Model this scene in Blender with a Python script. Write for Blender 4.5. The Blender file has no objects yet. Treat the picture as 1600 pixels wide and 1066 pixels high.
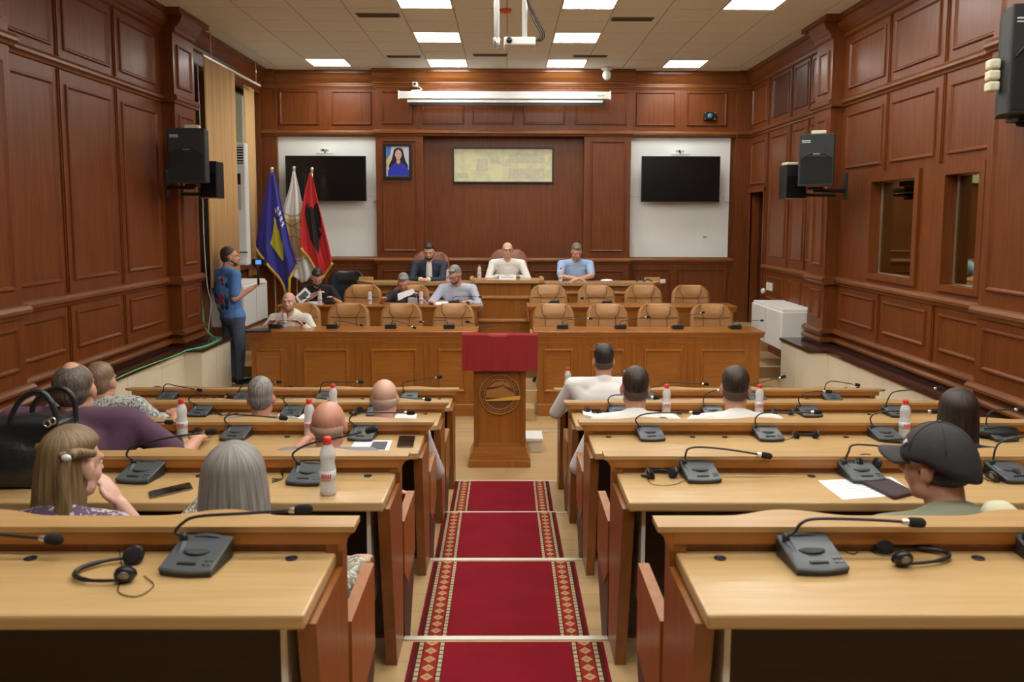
import bpy, bmesh, math, random
from math import sin, cos, pi, radians as R, sqrt
from mathutils import Vector, Matrix, Quaternion
random.seed(7)
scene = bpy.context.scene
COL = scene.collection

# ------------------------------------------------------------------ camera
CZ = 2.45
PITCH, ROLL, YAW = .0987, .0024, .0065
FPX, PPY = 1294.5, 468.4
cam = bpy.data.cameras.new('camera')
cam_o = bpy.data.objects.new('camera', cam); COL.objects.link(cam_o)
cam.sensor_width = 36; cam.lens = FPX / 1600 * 36
cam.shift_y = (PPY - 533) / 1600
cam.clip_start = .05; cam.clip_end = 200
M = (Matrix.Rotation(-YAW, 4, 'Z') @ Matrix.Rotation(pi / 2 - PITCH, 4, 'X') @ Matrix.Rotation(ROLL, 4, 'Z'))
cam_o.matrix_world = Matrix.Translation((0, 0, CZ)) @ M
cam.dof.use_dof = True; cam.dof.focus_distance = 8.5; cam.dof.aperture_fstop = 5.0
scene.camera = cam_o

# ------------------------------------------------------------------ world, exposure
scene.view_settings.view_transform = 'Standard'
scene.view_settings.look = 'None'
scene.view_settings.gamma = 1
scene.view_settings.use_curve_mapping = False
scene.view_settings.exposure = 0.0
LAMP = 25.0            # radiance of the ceiling panels
w = bpy.data.worlds.new('world'); scene.world = w; w.use_nodes = True
w.node_tree.nodes['Background'].inputs[0].default_value = (.70, .72, .42, 1)
w.node_tree.nodes['Background'].inputs[1].default_value = .75


def at(u, v, X=None, Y=None, Z=None):
    """the point of a world plane that lies behind a pixel of the 1600x1066 photograph"""
    a = (u - 800) / FPX; b = (v - PPY) / FPX
    d = M.to_3x3() @ Vector((a, -b, -1))
    if X is not None: t = X / d.x
    elif Y is not None: t = Y / d.y
    else: t = (Z - CZ) / d.z
    return Vector((0, 0, CZ)) + d * t


# ------------------------------------------------------------------ materials
def nt(name):
    m = bpy.data.materials.new(name); m.use_nodes = True
    t = m.node_tree; b = t.nodes['Principled BSDF']
    return m, t, b


def plain(name, c, rough=.5, metal=0, spec=.5, bump=0, bscale=200, emit=0, sheen=0, vary=0, vscale=8):
    m, t, b = nt(name)
    b.inputs['Base Color'].default_value = (*c, 1)
    b.inputs['Roughness'].default_value = rough
    b.inputs['Metallic'].default_value = metal
    b.inputs['Specular IOR Level'].default_value = spec
    if emit:
        b.inputs['Emission Color'].default_value = (*c, 1); b.inputs['Emission Strength'].default_value = emit
    if sheen: b.inputs['Sheen Weight'].default_value = sheen
    tc = t.nodes.new('ShaderNodeTexCoord')
    if bump:
        n = t.nodes.new('ShaderNodeTexNoise'); n.inputs['Scale'].default_value = bscale
        bp = t.nodes.new('ShaderNodeBump'); bp.inputs['Strength'].default_value = bump; bp.inputs['Distance'].default_value = .01
        t.links.new(tc.outputs['Object'], n.inputs['Vector'])
        t.links.new(n.outputs['Fac'], bp.inputs['Height']); t.links.new(bp.outputs[0], b.inputs['Normal'])
    if vary:
        n = t.nodes.new('ShaderNodeTexNoise'); n.inputs['Scale'].default_value = vscale; n.inputs['Detail'].default_value = 4
        mx = t.nodes.new('ShaderNodeMix'); mx.data_type = 'RGBA'
        mx.inputs[6].default_value = (*[x * (1 - vary) for x in c], 1)
        mx.inputs[7].default_value = (*[min(1, x * (1 + vary)) for x in c], 1)
        t.links.new(tc.outputs['Object'], n.inputs['Vector'])
        t.links.new(n.outputs['Fac'], mx.inputs[0]); t.links.new(mx.outputs[2], b.inputs['Base Color'])
    return m


def wood(name, c1, c2, axis='Z', rough=.35, scale=1.0, planks=None, coat=.15):
    """streaky veneer, grain along the given axis"""
    m, t, b = nt(name)
    tc = t.nodes.new('ShaderNodeTexCoord'); mp = t.nodes.new('ShaderNodeMapping')
    s = [14 * scale] * 3; s['XYZ'.index(axis)] = .9 * scale
    mp.inputs['Scale'].default_value = s
    n = t.nodes.new('ShaderNodeTexNoise'); n.inputs['Scale'].default_value = 2.2; n.inputs['Detail'].default_value = 7
    n.inputs['Roughness'].default_value = .62; n.inputs['Distortion'].default_value = .4
    r = t.nodes.new('ShaderNodeValToRGB')
    r.color_ramp.elements[0].position = .3; r.color_ramp.elements[0].color = (*c1, 1)
    r.color_ramp.elements[1].position = .72; r.color_ramp.elements[1].color = (*c2, 1)
    n2 = t.nodes.new('ShaderNodeTexNoise'); n2.inputs['Scale'].default_value = .8
    mx = t.nodes.new('ShaderNodeMix'); mx.data_type = 'RGBA'; mx.blend_type = 'MULTIPLY'; mx.inputs[0].default_value = .35
    t.links.new(tc.outputs['Object'], mp.inputs[0]); t.links.new(mp.outputs[0], n.inputs['Vector'])
    t.links.new(n.outputs['Fac'], r.inputs[0]); t.links.new(tc.outputs['Object'], n2.inputs['Vector'])
    t.links.new(r.outputs[0], mx.inputs[6]); t.links.new(n2.outputs['Fac'], mx.inputs[7])
    t.links.new(mx.outputs[2], b.inputs['Base Color'])
    b.inputs['Roughness'].default_value = rough
    b.inputs['Coat Weight'].default_value = coat; b.inputs['Coat Roughness'].default_value = .18
    bp = t.nodes.new('ShaderNodeBump'); bp.inputs['Strength'].default_value = .05; bp.inputs['Distance'].default_value = .004
    t.links.new(n.outputs['Fac'], bp.inputs['Height']); t.links.new(bp.outputs[0], b.inputs['Normal'])
    return m


def math_node(t, op, a, b=None, c=None):
    n = t.nodes.new('ShaderNodeMath'); n.operation = op
    for i, x in enumerate((a, b, c)):
        if x is None: continue
        if isinstance(x, (int, float)): n.inputs[i].default_value = x
        else: t.links.new(x, n.inputs[i])
    return n.outputs[0]


def mixc(t, fac, a, b):
    n = t.nodes.new('ShaderNodeMix'); n.data_type = 'RGBA'
    if isinstance(fac, (int, float)): n.inputs[0].default_value = fac
    else: t.links.new(fac, n.inputs[0])
    for i, x in ((6, a), (7, b)):
        if isinstance(x, tuple): n.inputs[i].default_value = (*x, 1)
        else: t.links.new(x, n.inputs[i])
    return n.outputs[2]


MW = {}
MW['wall'] = wood('mahogany_panelling', (.148, .034, .004), (.252, .069, .010), 'Z', .40, coat=.05)
MW['wallh'] = wood('mahogany_moulding', (.16, .043, .008), (.27, .088, .017), 'Y', .34, coat=.1)
MW['wallx'] = wood('mahogany_moulding_across', (.18, .052, .010), (.31, .105, .022), 'X', .32)
MW['walldark'] = wood('dark_mahogany', (.07, .022, .012), (.12, .04, .02), 'Z', .3)
MW['desk'] = wood('cherry_veneer', (.33, .106, .012), (.48, .172, .024), 'Z', .36, coat=.08)
MW['deskx'] = wood('cherry_veneer_across', (.36, .122, .017), (.52, .20, .034), 'X', .32)
MW['deskend'] = wood('cherry_end_panel', (.25, .080, .013), (.38, .138, .024), 'Z', .36, coat=.08)
MW['top'] = wood('beech_top', (.61, .385, .155), (.75, .51, .235), 'X', .34)
MW['ledge'] = wood('beech_ledge', (.55, .32, .12), (.68, .43, .185), 'X', .34)
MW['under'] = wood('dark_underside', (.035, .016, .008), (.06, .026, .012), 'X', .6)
MW['joint'] = plain('marble_joint', (.50, .45, .34), .6)
MW['granite'] = plain('dark_granite', (.05, .022, .018), .12, vary=.4, vscale=60)
MW['marble'] = plain('cream_marble', (.74, .69, .54), .35, vary=.12, vscale=3)
MW['ceil'] = plain('ceiling_tile', (.84, .90, .86), .9, vary=.05, vscale=1.2, bump=.15, bscale=150)
MW['ceilgap'] = plain('ceiling_grid', (.42, .40, .35), .8)
MW['lamp'] = plain('lamp_diffuser', (1, .985, .93), .6, emit=LAMP)
MW['lampframe'] = plain('lamp_frame', (.85, .85, .82), .4)
MW['metal'] = plain('brushed_metal', (.75, .75, .72), .3, metal=.9)
MW['nosing'] = plain('aluminium_nosing', (.60, .56, .45), .4, metal=.2)
MW['white'] = plain('white_paint', (.80, .80, .77), .55, vary=.04)
MW['whitegloss'] = plain('white_casing', (.80, .82, .80), .3)
MW['board'] = plain('whitewashed_wall', (.88, .92, .90), .8, vary=.05, vscale=2)
MW['black'] = plain('black_plastic', (.012, .013, .014), .35)
MW['foam'] = plain('black_foam', (.012, .012, .013), .95, bump=.6, bscale=300)
MW['screen'] = plain('dark_screen', (.006, .006, .006), .22)
MW['mic'] = plain('grey_mic_plastic', (.085, .10, .11), .32, bump=.08, bscale=500)
MW['micdark'] = plain('charcoal_plastic', (.02, .022, .024), .4)
MW['spk'] = plain('speaker_cabinet', (.022, .027, .028), .5, bump=.3, bscale=400)
MW['leather'] = plain('tan_leather', (.44, .215, .070), .38, vary=.12, vscale=5, bump=.12, bscale=60)
MW['seam'] = plain('leather_seam', (.16, .07, .02), .6)
MW['redleather'] = plain('brown_leather', (.27, .10, .065), .4, vary=.1)
MW['navyleather'] = plain('navy_leather', (.02, .028, .05), .4)
MW['redcloth'] = plain('red_cloth', (.33, .016, .022), .8, vary=.05, vscale=30)
MW['redcap'] = plain('red_cap', (.75, .05, .03), .4)
MW['redlabel'] = plain('red_print', (.75, .09, .10), .5)
MW['labelw'] = plain('white_label', (.82, .82, .82), .5)
MW['paper'] = plain('white_paper', (.86, .87, .90), .7)
MW['ink'] = plain('grey_print', (.10, .10, .11), .8, vary=.5, vscale=90)
MW['inklight'] = plain('pale_print', (.45, .45, .48), .8)
MW['phone'] = plain('phone_glass', (.008, .008, .01), .08)
MW['phonerim'] = plain('phone_rim', (.25, .24, .22), .3, metal=.8)
MW['wallet'] = plain('dark_wallet', (.035, .018, .02), .5, bump=.2, bscale=80)
MW['skin'] = plain('skin', (.62, .33, .22), .5, vary=.06, vscale=14)
MW['skinpale'] = plain('pale_skin', (.70, .42, .31), .45, vary=.07, vscale=12)
MW['skinred'] = plain('ruddy_skin', (.66, .31, .21), .42, vary=.1, vscale=10)
MW['curtain'] = plain('ochre_curtain', (.62, .39, .17), .85, vary=.06, vscale=2)
MW['gold'] = plain('gold_fringe', (.72, .50, .08), .6, bump=.5, bscale=200)
MW['gilt'] = plain('carved_gilt_wood', (.42, .20, .05), .35, vary=.15, vscale=30)
MW['giltlight'] = plain('bright_gilt', (.80, .45, .09), .3)
MW['carve'] = plain('carved_dark_wood', (.17, .07, .025), .4)
MW['cable'] = plain('black_cable', (.012, .012, .012), .5)
MW['greencable'] = plain('green_cable', (.10, .62, .28), .5)
MW['cream'] = plain('cream_foam', (.72, .68, .48), .8)
MW['brass'] = plain('brass', (.6, .42, .15), .3, metal=.8)
MW['orange'] = plain('orange_plastic', (.8, .16, .03), .5)


def glass_mat(name, tint, a, rough=.03):
    m = bpy.data.materials.new(name); m.use_nodes = True; t = m.node_tree
    t.nodes.clear()
    o = t.nodes.new('ShaderNodeOutputMaterial'); mx = t.nodes.new('ShaderNodeMixShader')
    tr = t.nodes.new('ShaderNodeBsdfTransparent'); tr.inputs[0].default_value = (*tint, 1)
    pb = t.nodes.new('ShaderNodeBsdfPrincipled')
    pb.inputs['Base Color'].default_value = (*tint, 1); pb.inputs['Roughness'].default_value = rough
    pb.inputs['Specular IOR Level'].default_value = .8
    mx.inputs[0].default_value = a
    t.links.new(tr.outputs[0], mx.inputs[1]); t.links.new(pb.outputs[0], mx.inputs[2]); t.links.new(mx.outputs[0], o.inputs[0])
    return m


MW['pet'] = glass_mat('clear_plastic', (.93, .95, .96), .62, .2)
MW['boothglass'] = None


def booth_glass():
    m = bpy.data.materials.new('booth_glass'); m.use_nodes = True; t = m.node_tree; t.nodes.clear()
    o = t.nodes.new('ShaderNodeOutputMaterial'); mx = t.nodes.new('ShaderNodeMixShader')
    tr = t.nodes.new('ShaderNodeBsdfTransparent'); tr.inputs[0].default_value = (.55, .6, .45, 1)
    g = t.nodes.new('ShaderNodeBsdfGlossy'); g.inputs['Roughness'].default_value = .03
    g.inputs[0].default_value = (.80, .80, .52, 1)
    mx.inputs[0].default_value = .55
    t.links.new(tr.outputs[0], mx.inputs[1]); t.links.new(g.outputs[0], mx.inputs[2]); t.links.new(mx.outputs[0], o.inputs[0])
    return m


MW['boothglass'] = booth_glass()


def floor_mat():
    m, t, b = nt('pale_parquet')
    tc = t.nodes.new('ShaderNodeTexCoord')
    br = t.nodes.new('ShaderNodeTexBrick')
    br.inputs['Scale'].default_value = 1; br.inputs['Brick Width'].default_value = 1.2; br.inputs['Row Height'].default_value = .19
    br.inputs['Mortar Size'].default_value = .0015; br.inputs['Color1'].default_value = (.62, .42, .20, 1)
    br.inputs['Color2'].default_value = (.52, .35, .165, 1); br.inputs['Mortar'].default_value = (.34, .22, .10, 1)
    mp = t.nodes.new('ShaderNodeMapping'); mp.inputs['Scale'].default_value = (1.2, 22, 22)
    n = t.nodes.new('ShaderNodeTexNoise'); n.inputs['Scale'].default_value = 1.5; n.inputs['Detail'].default_value = 6
    t.links.new(tc.outputs['Object'], br.inputs['Vector']); t.links.new(tc.outputs['Object'], mp.inputs[0]); t.links.new(mp.outputs[0], n.inputs['Vector'])
    mx = t.nodes.new('ShaderNodeMix'); mx.data_type = 'RGBA'; mx.blend_type = 'MULTIPLY'; mx.inputs[0].default_value = .45
    rr = t.nodes.new('ShaderNodeValToRGB'); rr.color_ramp.elements[0].color = (.62, .62, .62, 1); rr.color_ramp.elements[1].color = (1.1, 1.1, 1.1, 1)
    t.links.new(n.outputs['Fac'], rr.inputs[0])
    t.links.new(br.outputs[0], mx.inputs[6]); t.links.new(rr.outputs[0], mx.inputs[7]); t.links.new(mx.outputs[2], b.inputs['Base Color'])
    b.inputs['Roughness'].default_value = .33
    return m


MW['floor'] = floor_mat()


def carpet_mat():
    m, t, b = nt('patterned_carpet')
    tc = t.nodes.new('ShaderNodeTexCoord'); sp = t.nodes.new('ShaderNodeSeparateXYZ')
    t.links.new(tc.outputs['Object'], sp.inputs[0])
    x = math_node(t, 'ABSOLUTE', sp.outputs[0]); y = sp.outputs[1]
    e = math_node(t, 'SUBTRACT', .405, x)                    # distance from the edge
    ramp = t.nodes.new('ShaderNodeValToRGB'); ramp.color_ramp.interpolation = 'CONSTANT'
    red = (.25, .010, .020, 1); cr = (.58, .46, .28, 1); dk = (.10, .018, .015, 1); orr = (.34, .030, .018, 1)
    st = [(0, red), (.012, dk), (.030, cr), (.047, dk), (.053, orr), (.113, dk), (.118, cr), (.135, dk), (.139, red)]
    el = ramp.color_ramp.elements
    el[0].position = 0; el[0].color = red
    el[1].position = .012 * 5; el[1].color = dk
    for p, c in st[2:]:
        q = el.new(p * 5); q.color = c
    e5 = math_node(t, 'MULTIPLY', e, 5)
    t.links.new(e5, ramp.inputs[0])
    # diamonds in the broad band
    dx = math_node(t, 'DIVIDE', math_node(t, 'ABSOLUTE', math_node(t, 'SUBTRACT', e, .083)), .027)
    fy = math_node(t, 'ABSOLUTE', math_node(t, 'SUBTRACT', math_node(t, 'FRACT', math_node(t, 'DIVIDE', y, .066)), .5))
    dd = math_node(t, 'ADD', dx, math_node(t, 'MULTIPLY', fy, 2.3))
    dia = math_node(t, 'LESS_THAN', dd, .95)
    core = math_node(t, 'LESS_THAN', dd, .45)
    c = mixc(t, dia, ramp.outputs[0], (.55, .36, .20))
    c = mixc(t, core, c, (.46, .24, .07))
    # dashes in the two cream lines
    d1 = math_node(t, 'MULTIPLY', math_node(t, 'GREATER_THAN', e, .030), math_node(t, 'LESS_THAN', e, .047))
    d2 = math_node(t, 'MULTIPLY', math_node(t, 'GREATER_THAN', e, .118), math_node(t, 'LESS_THAN', e, .135))
    dash = math_node(t, 'LESS_THAN', math_node(t, 'FRACT', math_node(t, 'DIVIDE', y, .033)), .22)
    dsh = math_node(t, 'MULTIPLY', math_node(t, 'ADD', d1, d2), dash)
    c = mixc(t, dsh, c, (.12, .03, .02))
    n = t.nodes.new('ShaderNodeTexNoise'); n.inputs['Scale'].default_value = 5; n.inputs['Detail'].default_value = 5
    t.links.new(tc.outputs['Object'], n.inputs['Vector'])
    mx = t.nodes.new('ShaderNodeMix'); mx.data_type = 'RGBA'; mx.blend_type = 'MULTIPLY'; mx.inputs[0].default_value = .4
    t.links.new(c, mx.inputs[6]); t.links.new(n.outputs['Fac'], mx.inputs[7])
    hs = t.nodes.new('ShaderNodeBrightContrast'); hs.inputs[1].default_value = 0
    t.links.new(mx.outputs[2], b.inputs['Base Color'])
    b.inputs['Roughness'].default_value = .95; b.inputs['Specular IOR Level'].default_value = .1
    n3 = t.nodes.new('ShaderNodeTexNoise'); n3.inputs['Scale'].default_value = 400
    bp = t.nodes.new('ShaderNodeBump'); bp.inputs['Strength'].default_value = .5; bp.inputs['Distance'].default_value = .004
    t.links.new(tc.outputs['Object'], n3.inputs['Vector']); t.links.new(n3.outputs['Fac'], bp.inputs['Height']); t.links.new(bp.outputs[0], b.inputs['Normal'])
    return m


MW['carpet'] = carpet_mat()


def spotted(name, cols, scale, rough=.8):
    m, t, b = nt(name)
    tc = t.nodes.new('ShaderNodeTexCoord'); v = t.nodes.new('ShaderNodeTexNoise')
    v.inputs['Scale'].default_value = scale; v.inputs['Detail'].default_value = 3; v.inputs['Distortion'].default_value = 1.5
    r = t.nodes.new('ShaderNodeValToRGB'); r.color_ramp.interpolation = 'CONSTANT'
    n = len(cols)
    r.color_ramp.elements[0].color = (*cols[0], 1); r.color_ramp.elements[0].position = 0
    r.color_ramp.elements[1].color = (*cols[1], 1); r.color_ramp.elements[1].position = .42
    for i in range(2, n):
        q = r.color_ramp.elements.new(.42 + .16 * (i - 1) / (n - 2) if n > 2 else .5); q.color = (*cols[i], 1)
    t.links.new(tc.outputs['Object'], v.inputs['Vector']); t.links.new(v.outputs['Fac'], r.inputs[0])
    t.links.new(r.outputs[0], b.inputs['Base Color']); b.inputs['Roughness'].default_value = rough
    return m


def checked(name, base, line, size):
    m, t, b = nt(name)
    tc = t.nodes.new('ShaderNodeTexCoord'); sp = t.nodes.new('ShaderNodeSeparateXYZ'); t.links.new(tc.outputs['Object'], sp.inputs[0])
    a = math_node(t, 'LESS_THAN', math_node(t, 'FRACT', math_node(t, 'DIVIDE', sp.outputs[0], size)), .3)
    c = math_node(t, 'LESS_THAN', math_node(t, 'FRACT', math_node(t, 'DIVIDE', sp.outputs[2], size)), .3)
    s = math_node(t, 'MULTIPLY', math_node(t, 'ADD', a, c), .5)
    t.links.new(mixc(t, s, base, line), b.inputs['Base Color']); b.inputs['Roughness'].default_value = .8
    return m


def strands(name, c1, c2, scale=60, rough=.45, polar=False):
    m, t, b = nt(name)
    tc = t.nodes.new('ShaderNodeTexCoord'); mp = t.nodes.new('ShaderNodeMapping'); mp.inputs['Scale'].default_value = (scale, scale, scale * .06)
    if polar:
        sp = t.nodes.new('ShaderNodeSeparateXYZ'); t.links.new(tc.outputs['Generated'], sp.inputs[0])
        ang = math_node(t, 'ARCTAN2', math_node(t, 'SUBTRACT', sp.outputs[0], .5), math_node(t, 'SUBTRACT', sp.outputs[1], .45))
        cb = t.nodes.new('ShaderNodeCombineXYZ'); t.links.new(math_node(t, 'MULTIPLY', ang, 16.0), cb.inputs[0]); t.links.new(math_node(t, 'MULTIPLY', sp.outputs[2], 1.6), cb.inputs[1]); mp.inputs['Scale'].default_value = (1, 1, 1)
    n = t.nodes.new('ShaderNodeTexNoise'); n.inputs['Scale'].default_value = 1.6; n.inputs['Detail'].default_value = 4
    r = t.nodes.new('ShaderNodeValToRGB'); r.color_ramp.elements[0].position = .32; r.color_ramp.elements[1].position = .7
    r.color_ramp.elements[0].color = (*c1, 1); r.color_ramp.elements[1].color = (*c2, 1)
    t.links.new(cb.outputs[0] if polar else tc.outputs['Object'], mp.inputs[0]); t.links.new(mp.outputs[0], n.inputs['Vector']); t.links.new(n.outputs['Fac'], r.inputs[0])
    t.links.new(r.outputs[0], b.inputs['Base Color']); b.inputs['Roughness'].default_value = rough
    bp = t.nodes.new('ShaderNodeBump'); bp.inputs['Strength'].default_value = .6; bp.inputs['Distance'].default_value = .006
    t.links.new(n.outputs['Fac'], bp.inputs['Height']); t.links.new(bp.outputs[0], b.inputs['Normal'])
    return m


# ------------------------------------------------------------------ mesh helpers
ORG = {}


class MB:
    def __init__(s): s.v = []; s.f = []; s.sm = []

    def add(s, vs, fs, smooth=False):
        n = len(s.v); s.v += [Vector(q) for q in vs]
        s.f += [tuple(i + n for i in f) for f in fs]; s.sm += [smooth] * len(fs)
        return s

    def box(s, x0, x1, y0, y1, z0, z1, bv=0):
        if x0 > x1: x0, x1 = x1, x0
        if y0 > y1: y0, y1 = y1, y0
        if z0 > z1: z0, z1 = z1, z0
        if not bv:
            v = [(x, y, z) for z in (z0, z1) for y in (y0, y1) for x in (x0, x1)]
            return s.add(v, [(0, 2, 3, 1), (4, 5, 7, 6), (0, 1, 5, 4), (2, 6, 7, 3), (0, 4, 6, 2), (1, 3, 7, 5)])
        b = min(bv, (x1 - x0) / 2.01, (y1 - y0) / 2.01, (z1 - z0) / 2.01)
        bm = bmesh.new(); bmesh.ops.create_cube(bm, size=1)
        for q in bm.verts:
            q.co = Vector(((x0 + x1) / 2 + q.co.x * (x1 - x0), (y0 + y1) / 2 + q.co.y * (y1 - y0), (z0 + z1) / 2 + q.co.z * (z1 - z0)))
        bmesh.ops.bevel(bm, geom=bm.edges[:], offset=b, segments=2, affect='EDGES', profile=.5)
        bm.verts.index_update()
        s.add([q.co.copy() for q in bm.verts], [tuple(q.index for q in f.verts) for f in bm.faces], False)
        bm.free(); return s

    def prism(s, pts, axis, a0, a1, smooth=False):
        """polygon in the two other axes (cyclic order of XYZ), extruded along axis"""
        n = len(pts)

        def P(p, a):
            if axis == 'X': return (a, p[0], p[1])
            if axis == 'Y': return (p[0], a, p[1])
            return (p[0], p[1], a)
        v = [P(p, a0) for p in pts] + [P(p, a1) for p in pts]
        f = [tuple(range(n)), tuple(range(2 * n - 1, n - 1, -1))]
        for i in range(n): f.append((i, i + n, (i + 1) % n + n, (i + 1) % n))
        return s.add(v, f, smooth)

    def lathe(s, prof, c=(0, 0, 0), n=16, M=None, smooth=True):
        """profile of (r, z) revolved about z, closed at both ends"""
        v = []; f = []
        for (r, z) in prof:
            for k in range(n):
                a = 2 * pi * k / n; v.append(Vector((r * cos(a), r * sin(a), z)))
        m = len(prof)
        for i in range(m - 1):
            for k in range(n):
                a = i * n + k; b = i * n + (k + 1) % n; f.append((a, b, b + n, a + n))
        f.append(tuple(range(n - 1, -1, -1))); f.append(tuple((m - 1) * n + k for k in range(n)))
        if M is not None: v = [M @ q for q in v]
        c = Vector(c); v = [q + c for q in v]
        return s.add(v, f, smooth)

    def tube(s, pts, r, n=8, closed=False):
        pts = [Vector(p) for p in pts]; m = len(pts)
        rs = r if isinstance(r, (list, tuple)) else [r] * m
        v = []; f = []
        up = Vector((0, 0, 1)); prev = None
        for i, p in enumerate(pts):
            if closed: d = pts[(i + 1) % m] - pts[i - 1]
            else: d = pts[min(i + 1, m - 1)] - pts[max(i - 1, 0)]
            d.normalize()
            if prev is None:
                a = d.cross(up)
                if a.length < .05: a = d.cross(Vector((1, 0, 0)))
            else: a = prev - d * prev.dot(d)
            a.normalize(); prev = a; b = d.cross(a)
            for k in range(n):
                t = 2 * pi * k / n; v.append(p + (a * cos(t) + b * sin(t)) * rs[i])
        for i in range(m if closed else m - 1):
            for k in range(n):
                j = (i + 1) % m
                f.append((i * n + k, i * n + (k + 1) % n, j * n + (k + 1) % n, j * n + k))
        if not closed:
            f.append(tuple(range(n - 1, -1, -1))); f.append(tuple((m - 1) * n + k for k in range(n)))
        return s.add(v, f, True)

    def ell(s, c, r, M=None, nu=14, nv=9, smooth=True):
        """ellipsoid"""
        v = [Vector((0, 0, r[2]))]; f = []
        for i in range(1, nv):
            th = pi * i / nv
            for k in range(nu):
                a = 2 * pi * k / nu; v.append(Vector((r[0] * sin(th) * cos(a), r[1] * sin(th) * sin(a), r[2] * cos(th))))
        v.append(Vector((0, 0, -r[2])))
        for k in range(nu): f.append((0, 1 + k, 1 + (k + 1) % nu))
        for i in range(nv - 2):
            for k in range(nu):
                a = 1 + i * nu + k; b = 1 + i * nu + (k + 1) % nu; f.append((a, a + nu, b + nu, b))
        L = len(v) - 1; o = 1 + (nv - 2) * nu
        for k in range(nu): f.append((L, o + (k + 1) % nu, o + k))
        if M is not None: v = [M @ q for q in v]
        c = Vector(c); return s.add([q + c for q in v], f, smooth)

    def cap(s, p0, r0, p1, r1, n=12):
        """tapered capsule"""
        p0 = Vector(p0); p1 = Vector(p1); d = p1 - p0; L = d.length
        q = Vector((0, 0, 1)).rotation_difference(d.normalized()).to_matrix() if L > 1e-6 else Matrix.Identity(3)
        prof = []
        for i in range(5): a = -pi / 2 + (pi / 2) * i / 4 * .999; prof.append((max(r0 * cos(a), 1e-4), r0 * sin(a)))
        for i in range(5): a = (pi / 2) * i / 4 * .999; prof.append((max(r1 * cos(a), 1e-4), L + r1 * sin(a)))
        return s.lathe(prof, p0, n, q)

    def build(s, name, mat, parent=None, org=None, kind=None):
        me = bpy.data.meshes.new(name)
        if parent is not None and org is None: org = ORG.get(parent.name, Vector((0, 0, 0)))
        org = Vector(org) if org is not None else Vector((0, 0, 0))
        me.from_pydata([q - org for q in s.v], [], s.f)
        me.polygons.foreach_set('use_smooth', s.sm)
        me.materials.append(MW[mat] if isinstance(mat, str) else mat)
        bm = bmesh.new(); bm.from_mesh(me); bmesh.ops.recalc_face_normals(bm, faces=bm.faces[:]); bm.to_mesh(me); bm.free()
        me.update()
        o = bpy.data.objects.new(name, me); COL.objects.link(o)
        if parent is not None: o.parent = parent
        else: o.location = org
        ORG[o.name] = org
        if kind: o['kind'] = kind
        return o


def thing(name, label, cat, loc=(0, 0, 0), group=None):
    o = bpy.data.objects.new(name, None); COL.objects.link(o)
    o.empty_display_size = .1
    o.location = loc; ORG[o.name] = Vector(loc)
    o['label'] = label; o['category'] = cat
    if group: o['group'] = group
    return o


def tag(o, label, cat, group=None):
    o['label'] = label; o['category'] = cat
    if group: o['group'] = group
    return o


def struct(o): o['kind'] = 'structure'; return o


def copy_tree(o, parent=None, loc=None, rotz=None, label=None, group=None):
    c = o.copy(); COL.objects.link(c)
    if parent: c.parent = parent
    if loc is not None: c.location = loc
    if rotz is not None: c.rotation_euler = (0, 0, rotz)
    if label: c['label'] = label
    if group: c['group'] = group
    for ch in list(o.children): copy_tree(ch, c)
    return c


def catmull(pts, k=6):
    pts = [Vector(p) for p in pts]; out = []
    P = [pts[0] * 2 - pts[1]] + pts + [pts[-1] * 2 - pts[-2]]
    for i in range(1, len(P) - 2):
        for j in range(k):
            t = j / k; a, b, c, d = P[i - 1], P[i], P[i + 1], P[i + 2]
            out.append(.5 * ((2 * b) + (c - a) * t + (2 * a - 5 * b + 4 * c - d) * t * t + (3 * b - a - 3 * c + d) * t ** 3))
    out.append(pts[-1]); return out

# ================================================================== the room
S = .158
T = {5: .797, 4: .639, 3: .481, 2: .323, 1: .165}          # floor of each desk tier
D = {i: 2.24 + 1.2 * (5 - i) for i in range(1, 6)}           # back edge of each row's ledge
N = {i: D[i] - .01 for i in range(1, 6)}                     # nosing of each tier
WX = 3.95; BY = 13.62; CEIL = 4.78

fl = MB()
prof = [(-3.2, -.3), (-3.2, T[5] + .25), (.9, T[5] + .25), (.9, T[5])]
for i in (5, 4, 3, 2, 1):
    prof += [(N[i], T[i]), (N[i], T[i - 1] if i > 1 else 0)]
prof += [(10.16, 0), (10.16, -.3)]
fl.prism(prof, 'X', -3.7, 3.7)
floor = struct(fl.build('floor', 'floor'))
for i in (5, 4, 3, 2, 1):
    MB().box(-.44, .44, N[i] - .028, N[i] + .006, T[i] - .001, T[i] + .005, .002).build('step_nosing', 'nosing', floor)
MB().box(-3.4, 3.4, 9.33, 9.37, 0, .006, .002).build('floor_strip', 'nosing', floor)
# platforms behind the long front desks
st = MB()
st.prism([(10.16, -.3), (10.16, .3), (11.02, .3), (11.02, .45), (12.36, .45), (12.36, .75), (13.75, .75), (13.75, -.3)], 'X', -4.0, 4.0)
stage = st.build('floor', 'floor', floor)
stage.name = 'platform'
for (y, z, a, b) in ((10.16, .3, -3.7, 3.7), (11.02, .45, -3.9, 3.9)):
    MB().box(a, b, y - .006, y + .05, z - .001, z + .006, .002).build('platform_nosing', 'nosing', floor)
MB().box(-.36, .34, 9.86, 10.155, 0, .15, .004).build('step', 'floor', floor)


# ---- frames along a wall: (s along, z up, o out of the wall)
class Fr:
    def __init__(s, kind, base): s.k = kind; s.b = base

    def __call__(s, a, z, o):
        if s.k == 'L': return Vector((s.b + o, a, z))
        if s.k == 'R': return Vector((s.b - o, a, z))
        if s.k == 'F': return Vector((a, s.b + o, z))      # faces away from the camera
        return Vector((a, s.b - o, z))                   # 'B' faces the camera


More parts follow.
